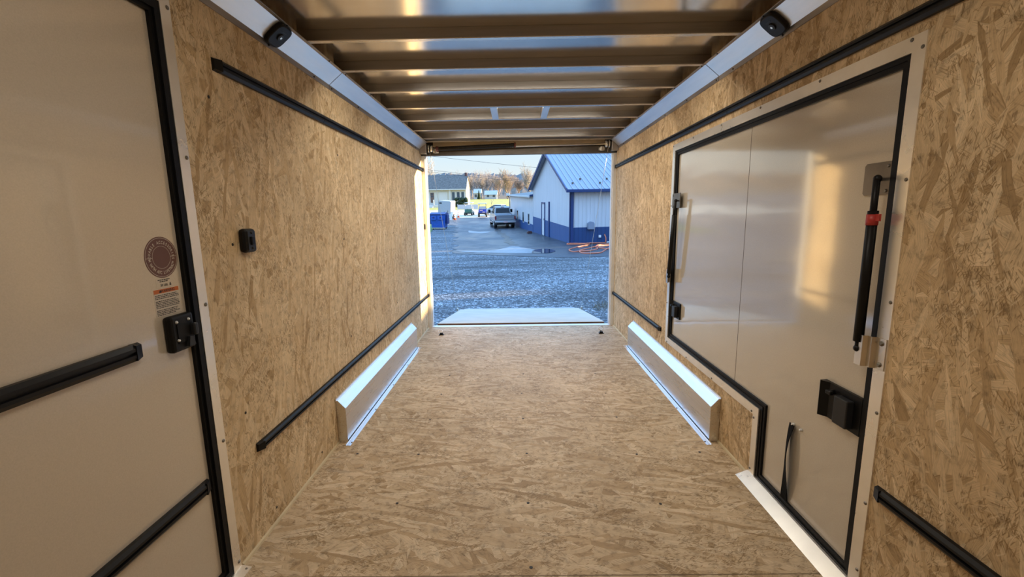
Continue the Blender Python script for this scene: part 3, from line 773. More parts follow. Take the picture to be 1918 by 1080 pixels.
def housing(s, y, label):
    # rounded black speaker/light pod sitting on the sloped cove face
    t = thing('light_housing', label, 'light housing', (s*1.171, y, 2.303), 'black housings on the coves')
    nrm = Vector((-s*.631, 0, -.776)); u = Vector((0, 1, 0)); v = nrm.cross(u).normalized()
    C = Vector((s*1.171, y, 2.303))
    def ring(r, h, n=32):
        out = []
        for i in range(n):
            a = 2*math.pi*i/n; c, s_ = math.cos(a), math.sin(a)
            k = (abs(c)**4+abs(s_)**4)**-.25
            out.append(C+u*c*k*r+v*s_*k*r+nrm*h)
        return out
    m = MB(); rs = [ring(.060, -.003), ring(.061, .008), ring(.057, .016), ring(.051, .019)]
    V = [[m.b.verts.new(p) for p in r] for r in rs]
    for A, B in zip(V, V[1:]):
        for i in range(32): f = m.b.faces.new((A[i], A[(i+1) % 32], B[(i+1) % 32], B[i])); f.smooth = True
    m.b.faces.new(V[-1]); m.b.faces.new(V[0][::-1])
    obj('housing_body', m, 'black', t)
    m = MB(); m.cyl(C+nrm*.018, C+nrm*.025, .020, .016, 20); obj('lens_ring', m, 'grey_black', t)
    m = MB(); m.cyl(C+nrm*.025, C+nrm*.0265, .006, seg=12); obj('lens', m, 'steel', t)
    m = MB(); q = C+nrm*.0295-v*s*.0-Vector((0, 0, 0))
    m.box(-.018, .018, -.0016, .0016, -.0004, .0008, 0, Matrix.Translation(C+nrm*.0192+v*.028*(1 if s < 0 else -1)) @ Matrix((( u.x, v.x, nrm.x, 0), (u.y, v.y, nrm.y, 0), (u.z, v.z, nrm.z, 0), (0, 0, 0, 1))))
    obj('name_strip', m, 'grey_black', t)
housing(-1, 2.235, 'black rounded light housing on the cove of the entrance door wall')
housing(1, 2.222, 'black rounded light housing with glinting lens on the cove above the hatch')

# ---- roof bows
bows = [1.96, 2.43, 2.894, 3.368, 3.851, 4.328, 4.799, 5.284, 5.499]
order = ['ninth', 'eighth', 'seventh', 'sixth', 'fifth', 'fourth', 'third', 'second', 'first']
t0 = None
for y, o_ in zip(bows, order):
    lab = f'{o_} metal roof bow counted from the rear opening'
    if t0 is None:
        t = t0 = thing('roof_bow', lab, 'roof bow', (0, y, 2.34), 'metal roof bows')
        xe = 1.165
        m = MB(); m.prism([(y-.002, 2.345), (y-.002, 2.3965), (y+.018, 2.3965), (y+.018, 2.345)], 'x', -xe, xe); obj('web', m, 'bow', t)
        m = MB(); m.prism([(y-.004, 2.3405), (y-.005, 2.3425), (y-.004, 2.3455), (y+.028, 2.3455), (y+.028, 2.3405)], 'x', -xe, xe); obj('bottom_flange', m, 'bow_lip', t)
    else: copy_tree(t0, (0, y, 2.34), None, lab)
for x0, x1, s_ in ((-.255, -.197, 'entrance door'), (.195, .252, 'hatch')):
    m = MB(); m.prism([(x0, 2.3415), (x1, 2.3415), (x1, 2.395), (x1-.004, 2.395), (x1-.004, 2.345), (x0+.004, 2.345), (x0+.004, 2.395), (x0, 2.395)], 'y', 3.882, 4.322)
    obj('roof_vent_bar', m, 'alu_cove', label=f'short pale bar between fifth and fourth roof bows, nearer the {s_} side', cat='bar', group='roof vent bars')

# ---- rear frame
for s, n in ((-1, 1), (1, 2)):
    m = MB(); a, b_ = sorted((s*1.2195, s*1.165)); m.box(a, b_, YB-.02, YB+.05, -.05, 2.21, .003); a, b_ = sorted((s*1.2195, s*1.178)); m.box(a, b_, YB-.045, YB-.02, .0, 2.21)
    struct(f'trim_{n}', m, 'alu_white', 'white aluminium post of the rear opening')
    m = MB(); a, b_ = sorted((s*1.2195, s*1.185)); m.box(a, b_, 5.56, YB, 2.2, 2.34)
m = MB(); m.box(-1.19, 1.19, YB-.05, YB+.03, .0, .006); m.box(-1.19, 1.19, YB+.02, YB+.05, -.12, .004); struct('trim_3', m, 'alu_white', 'white sill strip across the rear opening')
m = MB(); m.box(-1.22, 1.22, YB-.03, YB+.05, 2.205, 2.290, .003); m.box(-1.22, 1.22, YB-.045, YB-.03, 2.2, 2.213); struct('trim_4', m, 'dark_steel', 'dark header beam over the rear opening')
m = MB(); m.box(-1.22, 1.22, YB+.0, YB+.05, 2.29, 2.46); struct('trim_5', m, 'dark_steel')
m = MB(); m.box(-1.07, 1.07, YB-.022, YB-.001, 2.306, 2.372, .002); struct('trim_6', m, 'beige_lit', 'beige strip behind the spring shaft')
for s, n in ((-1, 7), (1, 8)):
    m = MB(); a, b_ = sorted((s*1.2195, s*1.135)); m.box(a, b_, 5.555, 5.70, 2.215, 2.338, .004); struct(f'trim_{n}', m, 'alu_flange', 'grey end box above the rear post')
sp = thing('spring_shaft', 'dark coiled torsion spring and shaft above the rear opening', 'spring shaft', (0, 5.585, 2.28), None)
m = MB(); pts = []; rads = []
A = Vector((-1.0, 5.585, 2.272)); B = Vector((-.055, 5.585, 2.302))
for i in range(81):
    t = i/80; pts.append(A.lerp(B, t)); rads.append(.026 if i % 2 else .0235)
m.tube(pts, rads, 14); cs = obj('coil_spring', m, 'spring', sp)
m = MB(); m.cyl((-1.12, 5.585, 2.274), (1.12, 5.585, 2.300), .010, seg=12); obj('shaft', m, 'steel', sp)
m = MB(); m.cyl((-.055, 5.585, 2.302), (-.035, 5.585, 2.302), .033, .030, 16); m.box(-.05, -.04, 5.565, 5.605, 2.262, 2.335, .003); obj('winding_cone', m, 'dark_red', sp, label='red winding cone')
m = MB(); m.cyl((-1.02, 5.585, 2.272), (-.985, 5.585, 2.272), .032, .028, 16); obj('winding_cone', m, 'dark_red', sp, label='red winding cone')
for s in (-1, 1):
    m = MB(); m.cyl((s*1.06, 5.585, 2.287+s*.012), (s*1.085, 5.585, 2.287+s*.012), .040, seg=20); m.cyl((s*1.10, 5.585, 2.287+s*.012), (s*1.112, 5.585, 2.287+s*.012), .045, seg=20); obj('cable_drum', m, 'steel', sp)
    m = MB(); m.box(s*1.03-.018, s*1.03+.018, 5.60, 5.64, 2.222, 2.272, .003); m.box(s*1.03-.035, s*1.03+.035, 5.635, 5.655, 2.23, 2.265, .002); obj('shaft_bracket', m, 'steel', sp)

# ---- ramp door
rt = thing('ramp_door', 'pale grey board ramp door lowered onto the gravel', 'ramp door', (0, 5.80, -.04))
RS = -.33/2.5
def rz(y): return (y-5.80)*RS+.014
m = MB()
q = [(-1.135, 5.80), (1.135, 5.80), (1.135, 8.25), (-1.135, 8.25)]
def slab(m, q, dz0, dz1):
    A = [m.b.verts.new((x, y, rz(y)+dz0)) for x, y in q]; B = [m.b.verts.new((x, y, rz(y)+dz1)) for x, y in q]
    n = len(q)
    for i in range(n): m.b.faces.new((A[i], A[(i+1) % n], B[(i+1) % n], B[i]))
    m.b.faces.new(A); m.b.faces.new(B)
slab(m, q, -.004, 0); obj('ramp_surface', m, 'ramp_top', rt)
m = MB(); slab(m, [(-1.133, 5.801), (1.133, 5.801), (1.13, 8.24), (-1.13, 8.24)], -.045, -.004); obj('ramp_core', m, 'ramp_edge', rt, label='brown board edge')
m = MB(); slab(m, [(-1.07, 8.255), (1.07, 8.255), (1.05, 8.33), (-1.05, 8.33)], -.02, .006); obj('end_strip', m, 'alu_white', rt)
m = MB(); slab(m, [(-1.10, 5.735), (1.10, 5.735), (1.10, 5.80), (-1.10, 5.80)], -.05, -.03); obj('hinge', m, 'dark_steel', rt)
for s in (-1, 1):
    m = MB(); m.box(s*1.15-.015, s*1.15+.015, 7.93, 7.99, rz(7.96)-.04, rz(7.96)+.05, .004); obj('cable_hook', m, 'steel', rt)
    m = MB(); p0 = Vector((s*1.105, 5.60, 2.28)); p1 = Vector((s*1.15, 7.96, rz(7.96)+.052)); m.tube([p0.lerp(p1, i/6) for i in range(7)], .0028, 6)
    obj('ramp_cable', m, 'steel', label='thin steel ramp cable sloping from the spring shaft, '+('dumpster side' if s < 0 else 'orange hose side'), cat='cable', group='ramp cables')

# ---- floor rings
def dring(x, y, up, label):
    t = thing('floor_ring', label, 'tie-down ring', (x, y, 0), 'tie-down rings on the floor')
    m = MB(); m.box(x-.030, x+.030, y-.022, y+.022, 0, .008, .003); m.box(x-.020, x+.020, y-.012, y+.012, .008, .026, .004); obj('ring_base', m, 'black', t)
    m = MB(); R = .026; pts = []
    for i in range(25):
        a = 2*math.pi*i/24
        if up: pts.append((x-.004+R*math.cos(a), y, .026+.012+R+R*math.sin(a)))
        else: pts.append((x-.016+R*math.cos(a), y+.012+R*.55*math.sin(a), .026+.006+R*.45*(1+math.sin(a))))
    m.tube(pts, .004, 8); obj('ring', m, 'steel', t)
    if up:
        m = MB(); m.cyl((x-.004, y, .02), (x-.004, y, .042), .006); obj('ring_post', m, 'black', t)
dring(-.99, 5.264, False, 'tie-down ring lying down on the floor by the sunlit wall')
dring(.985, 5.245, True, 'tie-down ring standing upright on the floor near the opening')

# ---- wall socket/speaker on the left wall, small plate near the opening
t = thing('wall_switch', 'black rounded switch housing on the strand board wall', 'switch', (XL, 1.885, 1.295))
m = MB(); m.box(XL, XL+.034, 1.838, 1.918, 1.296, 1.398, .014); obj('switch_body', m, 'black', t)
m = MB(); m.box(XL+.032, XL+.036, 1.851, 1.905, 1.306, 1.388, .002); fp = obj('face_plate', m, 'grey_black', t)
m = MB(); m.box(XL+.035, XL+.044, 1.866, 1.890, 1.328, 1.364, .004); obj('rocker', m, 'black', fp)
for z in (1.315, 1.380): screw(fp, (XL+.036, 1.878, z), 'x', .006, 'screw_dark')
m = MB(); m.box(XL, XL+.012, 5.615, 5.65, 1.29, 1.36, .004)
obj('wall_catch', m, 'grey_black', label='small dark catch plate on the sunlit wall by the rear opening', cat='catch')

# ---- unseen fill lamps added to brighten the interior: two on the front ceiling behind the camera, three slim strips tucked behind roof bows
def lamp(y, dy, hw, watts, lab):
    t = thing('fill_lamp', lab, 'lamp', (0, y, 2.37), 'added fill lamps')
    m = MB(); m.box(-hw-.02, hw+.02, y-dy-.006, y+dy+.006, 2.382, 2.3965, .002); obj('fill_lamp_tray', m, 'alu_white', t)
    m = MB(); m.box(-hw, hw, y-dy, y+dy, 2.374, 2.383, .002); obj('fill_lamp_lens', m, 'fill_lamp_lens', t)
    ld = bpy.data.lights.new('fill_light', 'AREA'); ld.shape = 'RECTANGLE'; ld.size = hw*2; ld.size_y = dy*2; ld.energy = watts; ld.color = FILL_COL
    lo = bpy.data.objects.new('fill_light', ld); COL.objects.link(lo); lo.parent = t; lo.location = (0, 0, .002)
FILL_COL = (1, .90, .76)
lamp(1.0, .05, .40, 6.5, 'added fill lamp on the ceiling above the camera')
lamp(-1.0, .05, .40, 7.5, 'added fill lamp on the ceiling by the front wall')
lamp(2.963, .016, .80, 12, 'slim added fill lamp behind the seventh roof bow from the opening')
lamp(3.920, .016, .80, 11.5, 'slim added fill lamp behind the fifth roof bow from the opening')
lamp(4.868, .016, .80, 7, 'slim added fill lamp behind the third roof bow from the opening')
# ================================================================== OUTDOOR THINGS (upright on the tilted yard)
def orot(yaw=0, roll=0): return (Matrix.Rotation(TILT, 3, 'X') @ Matrix.Rotation(yaw, 3, 'Z') @ Matrix.Rotation(roll, 3, 'Y')).to_euler()
def othing(name, label, cat, x, y, yaw=0, group=None, dz=0, roll=0, z=None):
    return thing(name, label, cat, (x, y, (zg(y) if z is None else z)+dz), group, orot(yaw, roll))
def P(name, mb, mats, parent, label=None): return obj(name, mb, mats, parent, True, label)
rad = math.radians
# ---- blue and white building
bd = othing('metal_building', 'white and blue metal building with pale ribbed roof beside the drive', 'building', 3.05, 25.07, rad(8.8))
H, GW, BL, RG = 3.10, 10.93, 26, 5.40
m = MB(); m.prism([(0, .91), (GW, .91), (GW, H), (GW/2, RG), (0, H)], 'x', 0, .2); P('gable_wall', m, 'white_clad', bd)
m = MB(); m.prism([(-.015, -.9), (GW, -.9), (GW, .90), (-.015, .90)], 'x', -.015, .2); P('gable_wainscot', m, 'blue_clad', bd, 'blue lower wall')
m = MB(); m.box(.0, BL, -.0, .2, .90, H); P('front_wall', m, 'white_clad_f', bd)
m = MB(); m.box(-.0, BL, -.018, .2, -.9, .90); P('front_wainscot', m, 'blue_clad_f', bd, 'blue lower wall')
m = MB(); m.box(.2, BL, GW-.2, GW, -.9, H); m.box(BL-.2, BL, .2, GW-.2, -.9, H); P('back_wall', m, 'white_clad_f', bd)
m = MB(); m.box(-.05, .16, -.05, .02, -.9, H+.02); m.box(-.05, .0, -.05, .14, -.9, H+.02); P('corner_trim', m, 'blue_trim', bd)
sl = (RG-H)/(GW/2); ov = .32
m = MB()
def roofz(y): return H+.06+sl*(y if y < GW/2 else GW-y)
m.prism([(-ov, roofz(-ov)), (GW/2, roofz(GW/2)), (GW+ov, roofz(GW+ov)), (GW+ov, roofz(GW+ov)-.05), (GW/2, roofz(GW/2)-.05), (-ov, roofz(-ov)-.05)], 'x', -.30, BL+.3)
k = -.30
while k < BL+.3:
    m.prism([(-ov, roofz(-ov)), (GW/2, roofz(GW/2)), (GW/2, roofz(GW/2)+.03), (-ov, roofz(-ov)+.03)], 'x', k, k+.04); k += .305
P('roof', m, 'roof_metal', bd)
m = MB(); m.prism([(-ov, roofz(-ov)+.05), (GW/2, roofz(GW/2)+.05), (GW+ov, roofz(GW+ov)+.05), (GW+ov, roofz(GW+ov)-.12), (GW/2, roofz(GW/2)-.14), (-ov, roofz(-ov)-.12)], 'x', -.36, -.29); P('rake_trim', m, 'blue_trim', bd)
m = MB(); m.box(-.36, BL+.3, -ov-.10, -ov+.04, roofz(-ov)-.17, roofz(-ov)+.0, .02); P('gutter', m, 'blue_trim', bd)
m = MB(); m.box(-.3, BL, GW/2-.12, GW/2+.12, roofz(GW/2)-.02, roofz(GW/2)+.06); P('ridge_cap', m, 'roof_metal', bd)
for sx_, sy_ in ((.15, .35), (.75, .9), (1.75, .35), (2.35, .9), (3.4, .35), (4.0, .9)):
    m = MB(); m.box(sx_, sx_+.10, sy_, sy_+.06, roofz(sy_), roofz(sy_)+.10); P('snow_guard', m, 'dark_steel', bd)
m = MB(); m.box(-.06, .0, 6.50, 6.58, -.2, 2.10); m.box(-.06, .0, 7.45, 7.60, -.2, 2.10); m.box(-.06, 0, 6.5, 7.6, 2.02, 2.14); fr_ = P('door_frame', m, 'blue_trim', bd)
m = MB(); m.box(-.03, .0, 6.58, 7.46, -.2, 2.03); dp = P('door_panel', m, 'white_clad', bd, 'pale entrance door of the gable wall'); m = MB(); m.box(-.08, -.03, 6.66, 6.72, .9, 1.0); P('handle', m, 'steel', dp)
m = MB(); m.box(-.07, -.0, 5.06, 5.30, -.2, 2.22); P('door_awning_post', m, 'blue_trim', bd, 'tall blue post on the gable wall')
m = MB(); pts = [(.98, .80), (1.34, .80), (1.34, 1.10)]+[(1.16+.18*math.cos(a), 1.10+.12*math.sin(a)) for a in frange(0, math.pi, 8)]+[(.98, 1.10)]
m.prism([(x, z) for x, z in pts], 'y', -.22, -.01); vh = P('vent_hood', m, 'grey_box', bd, 'grey hooded vent on the front wall')
m = MB(); m.box(1.66, 1.80, -.09, -.01, .30, .44, .01); P('outlet_box', m, 'white_plastic', bd, 'small white outlet box')
m = MB(); m.cyl((1.98, -.01, .44), (1.98, -.14, .44), .02); m.cyl((1.98, -.12, .44), (1.98, -.14, .38), .018); P('hose_tap', m, 'steel', bd)
# lower wing beyond the gable
W0, W1 = GW, 23.7
m = MB(); m.box(-.02, .2, W0, W1, .25, 2.50); m.box(-.02, 6, W1-.2, W1, -.9, 2.5); P('wing_wall', m, 'white_clad', bd)
m = MB(); m.box(-.035, .2, W0, W1, -1.0, .25); P('wing_wainscot', m, 'blue_clad', bd)
m = MB(); m.prism([(-.25, 2.50), (4.0, 2.93), (8, 2.5), (8, 2.42), (-.25, 2.42)], 'y', W0-.05, W1+.2); P('wing_roof', m, 'wing_roof', bd)
m = MB(); m.box(3.8, 4.2, W0, W1+.25, 2.86, 3.10); m.prism([(-.28, 2.40), (-.28, 2.62), (1.0, 2.80), (1.0, 2.60)], 'y', W0-.02, W0+.10); P('wing_ridge_trim', m, 'blue_trim', bd)
m = MB(); m.box(-.36, -.24, W0, W1+.2, 2.40, 2.52, .01); m.box(-.40, -.05, W1+.1, W1+.3, 2.35, 2.65, .02); P('wing_gutter', m, 'white_paint', bd)
m = MB(); m.tube([(-.25, W1+.2, 2.4), (-.12, W1+.05, 2.2), (-.07, W1+.05, 2.0), (-.07, W1+.05, .2)], .045, 8); P('downspout', m, 'blue_trim', bd)
for y in (12.3, 15.0, 18.2):
    m = MB(); m.box(-.05, .0, y, y+.75, .12, 1.12); wf = P('window', m, 'white_paint', bd); m = MB(); m.box(-.062, -.045, y+.08, y+.67, .20, 1.04); P('pane', m, 'dark_win', wf)

# ---- orange hose, jugs
def gtube(path, r, lift):
    return [(x, y, zg(y)+lift+.010*math.sin(i*1.9)) for i, (x, y) in enumerate(path)]
def smooth(pts, n=5):
    out = []
    P_ = [Vector(p) for p in pts]
    for i in range(len(P_)-1):
        a, b_, c, d = P_[max(i-1, 0)], P_[i], P_[i+1], P_[min(i+2, len(P_)-1)]
        for k in range(n):
            t = k/n; out.append(.5*((2*b_)+(c-a)*t+(2*a-5*b_+4*c-d)*t*t+(3*b_-a-3*c+d)*t*t*t))
    return out+[P_[-1]]
hp = [(4.98, 24.95), (4.10, 24.72), (3.87, 24.70), (3.39, 24.80), (2.87, 24.63), (2.83, 24.42), (2.85, 24.13), (3.73, 24.15), (4.03, 24.60), (3.98, 24.18), (3.85, 23.61), (3.39, 22.81), (2.95, 22.17), (2.56, 21.18), (2.47, 20.74), (2.46, 20.31), (2.58, 19.88), (2.83, 19.92), (3.28, 20.10), (3.69, 20.81), (3.87, 21.14), (3.98, 21.89), (3.97, 22.29), (4.15, 22.89),
      (4.34, 23.30), (4.78, 23.90), (5.4, 24.3), (6.1, 23.9), (5.9, 22.6), (5.0, 21.9), (4.72, 21.76), (4.34, 21.07), (3.95, 20.00), (3.66, 19.25), (3.30, 18.89), (2.97, 19.05), (2.82, 19.45), (2.87, 20.08), (3.07, 20.73), (3.53, 21.58), (4.00, 22.39), (4.4, 22.9), (5.1, 23.4), (5.7, 23.2), (5.3, 22.3), (4.48, 21.13), (4.13, 21.47), (4.06, 21.97), (4.2, 22.6)]
pts = [(5.02, 25.17, zg(25)+.50), (5.06, 25.0, zg(25)+.30), (5.05, 24.97, zg(25)+.12)]+gtube(hp, .03, .035)
m = MB(); m.tube(smooth(pts), .030, 8)
obj('garden_hose', m, 'orange_hose', label='long orange hose lying in loops in front of the blue wall', cat='hose')
jg = othing('plastic_jug', 'white plastic jug with pink label standing by the blue wall', 'jug', 5.52, 25.05, rad(8))
m = MB(); m.box(-.11, .11, -.08, .08, 0, .27, .025); m.cyl((0, 0, .26), (0, 0, .33), .07, .03); P('jug_body', m, 'white_plastic', jg)
m = MB(); m.box(-.085, .085, -.084, -.078, .03, .17); P('jug_label', m, 'pinkish', jg); m = MB(); m.cyl((0, 0, .33), (0, 0, .36), .032); P('jug_cap', m, 'blue_trim', jg)
cu = othing('plastic_cup', 'small white cups lying against the blue wall left of the jug', 'cup', 5.2, 25.1, .4)
m = MB(); m.cyl((-.05, 0, .05), (.05, .02, .05), .05, .04); m.cyl((.09, 0, .06), (.14, .02, .06), .05, .04); P('cup_body', m, 'white_plastic', cu)
bk = othing('wood_block', 'small brown block on the asphalt by the gable wall', 'block', 1.02, 34.2, .3)
m = MB(); m.box(-.18, .18, -.14, .14, 0, .14, .02); m.box(-.10, .16, -.12, .10, .14, .19, .015); P('block_body', m, 'brick', bk)

# ---- marks and wet patches on the ground
def patch(name, poly, mat, lift, label, cat):
    m = MB(); V = []
    cx = sum(p[0] for p in poly)/len(poly); cy = sum(p[1] for p in poly)/len(poly)
    P2 = [Vector((p[0], p[1], 0)) for p in poly]; sm = smooth([p for p in P2]+[P2[0]], 5)
    pts = [(p.x+random.uniform(-.04, .04), p.y+random.uniform(-.06, .06)) for p in sm]
    rings = []
    for f in (1, .66, .33): rings.append([m.b.verts.new((cx+(x-cx)*f, cy+(y-cy)*f, zg(cy+(y-cy)*f)+lift)) for x, y in pts])
    c = m.b.verts.new((cx, cy, zg(cy)+lift)); n = len(pts)
    for A, B in zip(rings, rings[1:]):
        for i in range(n): m.b.faces.new((A[i], A[(i+1) % n], B[(i+1) % n], B[i]))
    for i in range(n): m.b.faces.new((rings[-1][i], rings[-1][(i+1) % n], c))
    return obj(name, m, mat, label=label, cat=cat)
patch('damp_patch', [(-3.00, 21.36), (-2.20, 20.41), (-.94, 19.96), (.39, 19.51), (1.02, 20.18), (.83, 21.32), (.46, 22.30), (-.23, 23.42), (-1.01, 21.62), (-1.89, 21.18)], 'frost', .020, 'pale damp patch along the near edge of the asphalt', 'damp patch')
patch('damp_patch', [(-4.17, 38.73), (-3.23, 37.14), (-2.19, 36.91), (-2.64, 35.12), (-3.79, 35.97)], 'frost', .020, 'small pale damp patch on the asphalt left of the wet streak', 'damp patch')
patch('puddle', [(.75, 19.46), (1.47, 19.60), (1.80, 20.60), (1.57, 21.50), (1.10, 21.58), (.67, 20.50)], 'puddle', .024, 'shallow puddle at the corner of the asphalt reflecting the building', 'puddle')
m = MB(); st_ = smooth([(x, y, zg(y)+.018) for x, y in [(-1.85, 42.0), (-1.61, 38.15), (-1.06, 33.61), (-.63, 29.78), (-.51, 27.16), (-.20, 24.52)]], 6)
for i, (a, b_) in enumerate(zip(st_, st_[1:])):
    wa = .22+.12*math.sin(i*1.3); wb = .22+.12*math.sin((i+1)*1.3)
    if i < 2: wa *= .6
    m.face([a+Vector((-wa, 0, 0)), a+Vector((wa, 0, 0)), b_+Vector((wb, 0, 0)), b_+Vector((-wb, 0, 0))])
obj('wet_streak', m, 'wet_dark', label='dark wet streak running from the pickup towards the trailer', cat='wet streak')
m = MB(); L_ = [(-6.15, 45.1), (-4.9, 44.4), (-3.6, 43.9), (-2.5, 43.5)]
for (x, y), (x2, y2) in zip(L_, L_[1:]): m.face([(x, y-.1, zg(y)+.02), (x2, y2-.1, zg(y2)+.02), (x2, y2+.12, zg(y2)+.02), (x, y+.12, zg(y)+.02)])
obj('painted_line', m, 'line_paint', label='thin white line across the asphalt left of the pickup', cat='line')

# ---- vehicles
def wheel(m_t, parent, x, y, r, w_, name='wheel'):
    m = MB(); m.cyl((x-w_/2, y, r), (x+w_/2, y, r), r, seg=22); o = P(name, m, 'tyre', parent)
    m = MB(); m.cyl((x-w_/2-.012, y, r), (x+w_/2+.012, y, r), r*.58, seg=18); P('rim', m, 'rim', o); return o
def loft(mb, secs):
    V = [[mb.b.verts.new(p) for p in s_] for s_ in secs]; n = len(V[0])
    for A, B in zip(V, V[1:]):
        for i in range(n): mb.b.faces.new((A[i], A[(i+1) % n], B[(i+1) % n], B[i]))
    mb.b.faces.new(V[0][::-1]); mb.b.faces.new(V[-1])
def pickup(x, y, yaw, label, paint='silver', name='pickup_truck', sc=1.0, ram=True):
    t = othing(name, label, 'truck' if ram else 'car', x, y, yaw)
    t.scale = (sc, sc, sc)
    def sec(yy, hw, z0, z1, sh=.06): return [(-hw+.05, yy, z0), (hw-.05, yy, z0), (hw, yy, z0+.12), (hw, yy, z1-.18), (hw-sh, yy, z1), (-hw+sh, yy, z1), (-hw, yy, z1-.18), (-hw, yy, z0+.12)]
    m = MB(); loft(m, [sec(.12, .93, .62, 1.22), sec(.2, .97, .55, 1.25), sec(1.9, .99, .50, 1.25), sec(2.0, .99, .50, 1.25), sec(4.3, .99, .50, 1.22), sec(5.4, .96, .52, 1.16), sec(5.75, .88, .56, 1.05)]); P('body', m, paint, t)
    m = MB(); loft(m, [[(-.80, 1.95, 1.24), (.80, 1.95, 1.24), (.70, 2.12, 1.90), (-.70, 2.12, 1.90)], [(-.86, 2.2, 1.24), (.86, 2.2, 1.24), (.70, 2.35, 1.955), (-.70, 2.35, 1.955)], [(-.86, 3.6, 1.24), (.86, 3.6, 1.24), (.70, 3.45, 1.95), (-.70, 3.45, 1.95)], [(-.82, 4.35, 1.22), (.82, 4.35, 1.22), (.68, 3.75, 1.90), (-.68, 3.75, 1.90)]]); P('cab', m, paint, t)
    m = MB(); m.face([(-.70, 1.955, 1.33), (.70, 1.955, 1.33), (.63, 2.085, 1.80), (-.63, 2.085, 1.80)]); 
    for s in (-1, 1): m.face([(s*.872, 2.35, 1.32), (s*.872, 3.9, 1.30), (s*.745, 3.5, 1.82), (s*.745, 2.45, 1.84)])
    m.face([(-.76, 4.26, 1.30), (.76, 4.26, 1.30), (.66, 3.84, 1.82), (-.66, 3.84, 1.82)])
    bmesh.ops.solidify(m.b, geom=m.b.faces[:], thickness=.03); P('window_glass', m, 'dark_win', t)
    m = MB(); m.box(-.16, .16, 2.06, 2.14, 1.86, 1.92, .01); P('high_brake_light', m, 'tail_red', t)
    m = MB(); m.box(-.84, .84, .06, .16, .70, 1.24, .03); m.box(-.84, .84, .03, .12, 1.18, 1.25, .02); tg = P('tailgate', m, paint, t)
    m = MB(); m.box(-.70, .70, .045, .066, .84, .90, .008); P('tailgate_crease', m, 'alu_flange', tg)
    for s in (-1, 1):
        m = MB(); a, b_ = sorted((s*.85, s*.985)); m.box(a, b_, .08, .24, .82, 1.14, .02); P('tail_light', m, 'tail_red', t)
    m = MB(); m.box(-.99, .99, -.12, .10, .50, .70, .05); P('rear_bumper', m, 'rim' if ram else paint, t)
    m = MB(); m.box(-.20, .20, -.135, -.115, .54, .68, .005); P('number_plate', m, 'pinkish', t)
    m = MB(); m.box(-.85, .85, .25, 5.4, .32, .56); m.box(-.06, .06, -.2, .1, .36, .46); P('underbody', m, 'under', t)
    for s in (-1, 1):
        for yy in (1.15, 4.75): wheel(t, t, s*.84, yy, .39, .27)
        m = MB(); a, b_ = sorted((s*1.0, s*1.24)); m.box(a, b_, 3.75, 3.87, 1.28, 1.62, .03); m.box(min(s*.82, s*1.05), max(s*.82, s*1.05), 3.78, 3.84, 1.36, 1.42); P('side_mirror', m, 'black', t)
        m = MB(); a, b_ = sorted((s*.96, s*1.08)); m.box(a, b_, 2.0, 4.2, .40, .46, .01); P('running_board', m, 'rim', t)
    return t
pickup(-.98, 41.5, rad(9), 'silver grey pickup truck parked beside the white wing of building')
def car(x, y, yaw, label):
    t = othing('car', label, 'car', x, y, yaw)
    def sec(yy, hw, z0, z1): return [(-hw+.06, yy, z0), (hw-.06, yy, z0), (hw, yy, z0+.15), (hw, yy, z1-.15), (hw-.1, yy, z1), (-hw+.1, yy, z1), (-hw, yy, z1-.15), (-hw, yy, z0+.15)]
    m = MB(); loft(m, [sec(0, .75, .35, .85), sec(.25, .86, .28, .98), sec(1.2, .90, .25, 1.02), sec(3.2, .90, .25, 1.0), sec(4.2, .86, .28, .88), sec(4.5, .74, .34, .75)]); P('body', m, 'trailer_white', t)
    m = MB(); loft(m, [[(-.78, .5, .98), (.78, .5, .98), (.6, 1.1, 1.45), (-.6, 1.1, 1.45)], [(-.84, 2.2, 1.0), (.84, 2.2, 1.0), (.62, 2.1, 1.48), (-.62, 2.1, 1.48)], [(-.8, 3.3, .98), (.8, 3.3, .98), (.6, 2.5, 1.44), (-.6, 2.5, 1.44)]]); P('cabin', m, 'dark_win', t)
    m = MB(); m.box(-.6, .6, 1.1, 2.45, 1.44, 1.51, .03); P('car_roof', m, 'trailer_white', t)
    for s in (-1, 1):
        for yy in (.85, 3.65): wheel(t, t, s*.80, yy, .33, .22)
    return t
car(-.9, 64.5, rad(55), 'white car standing behind the silver pickup truck')

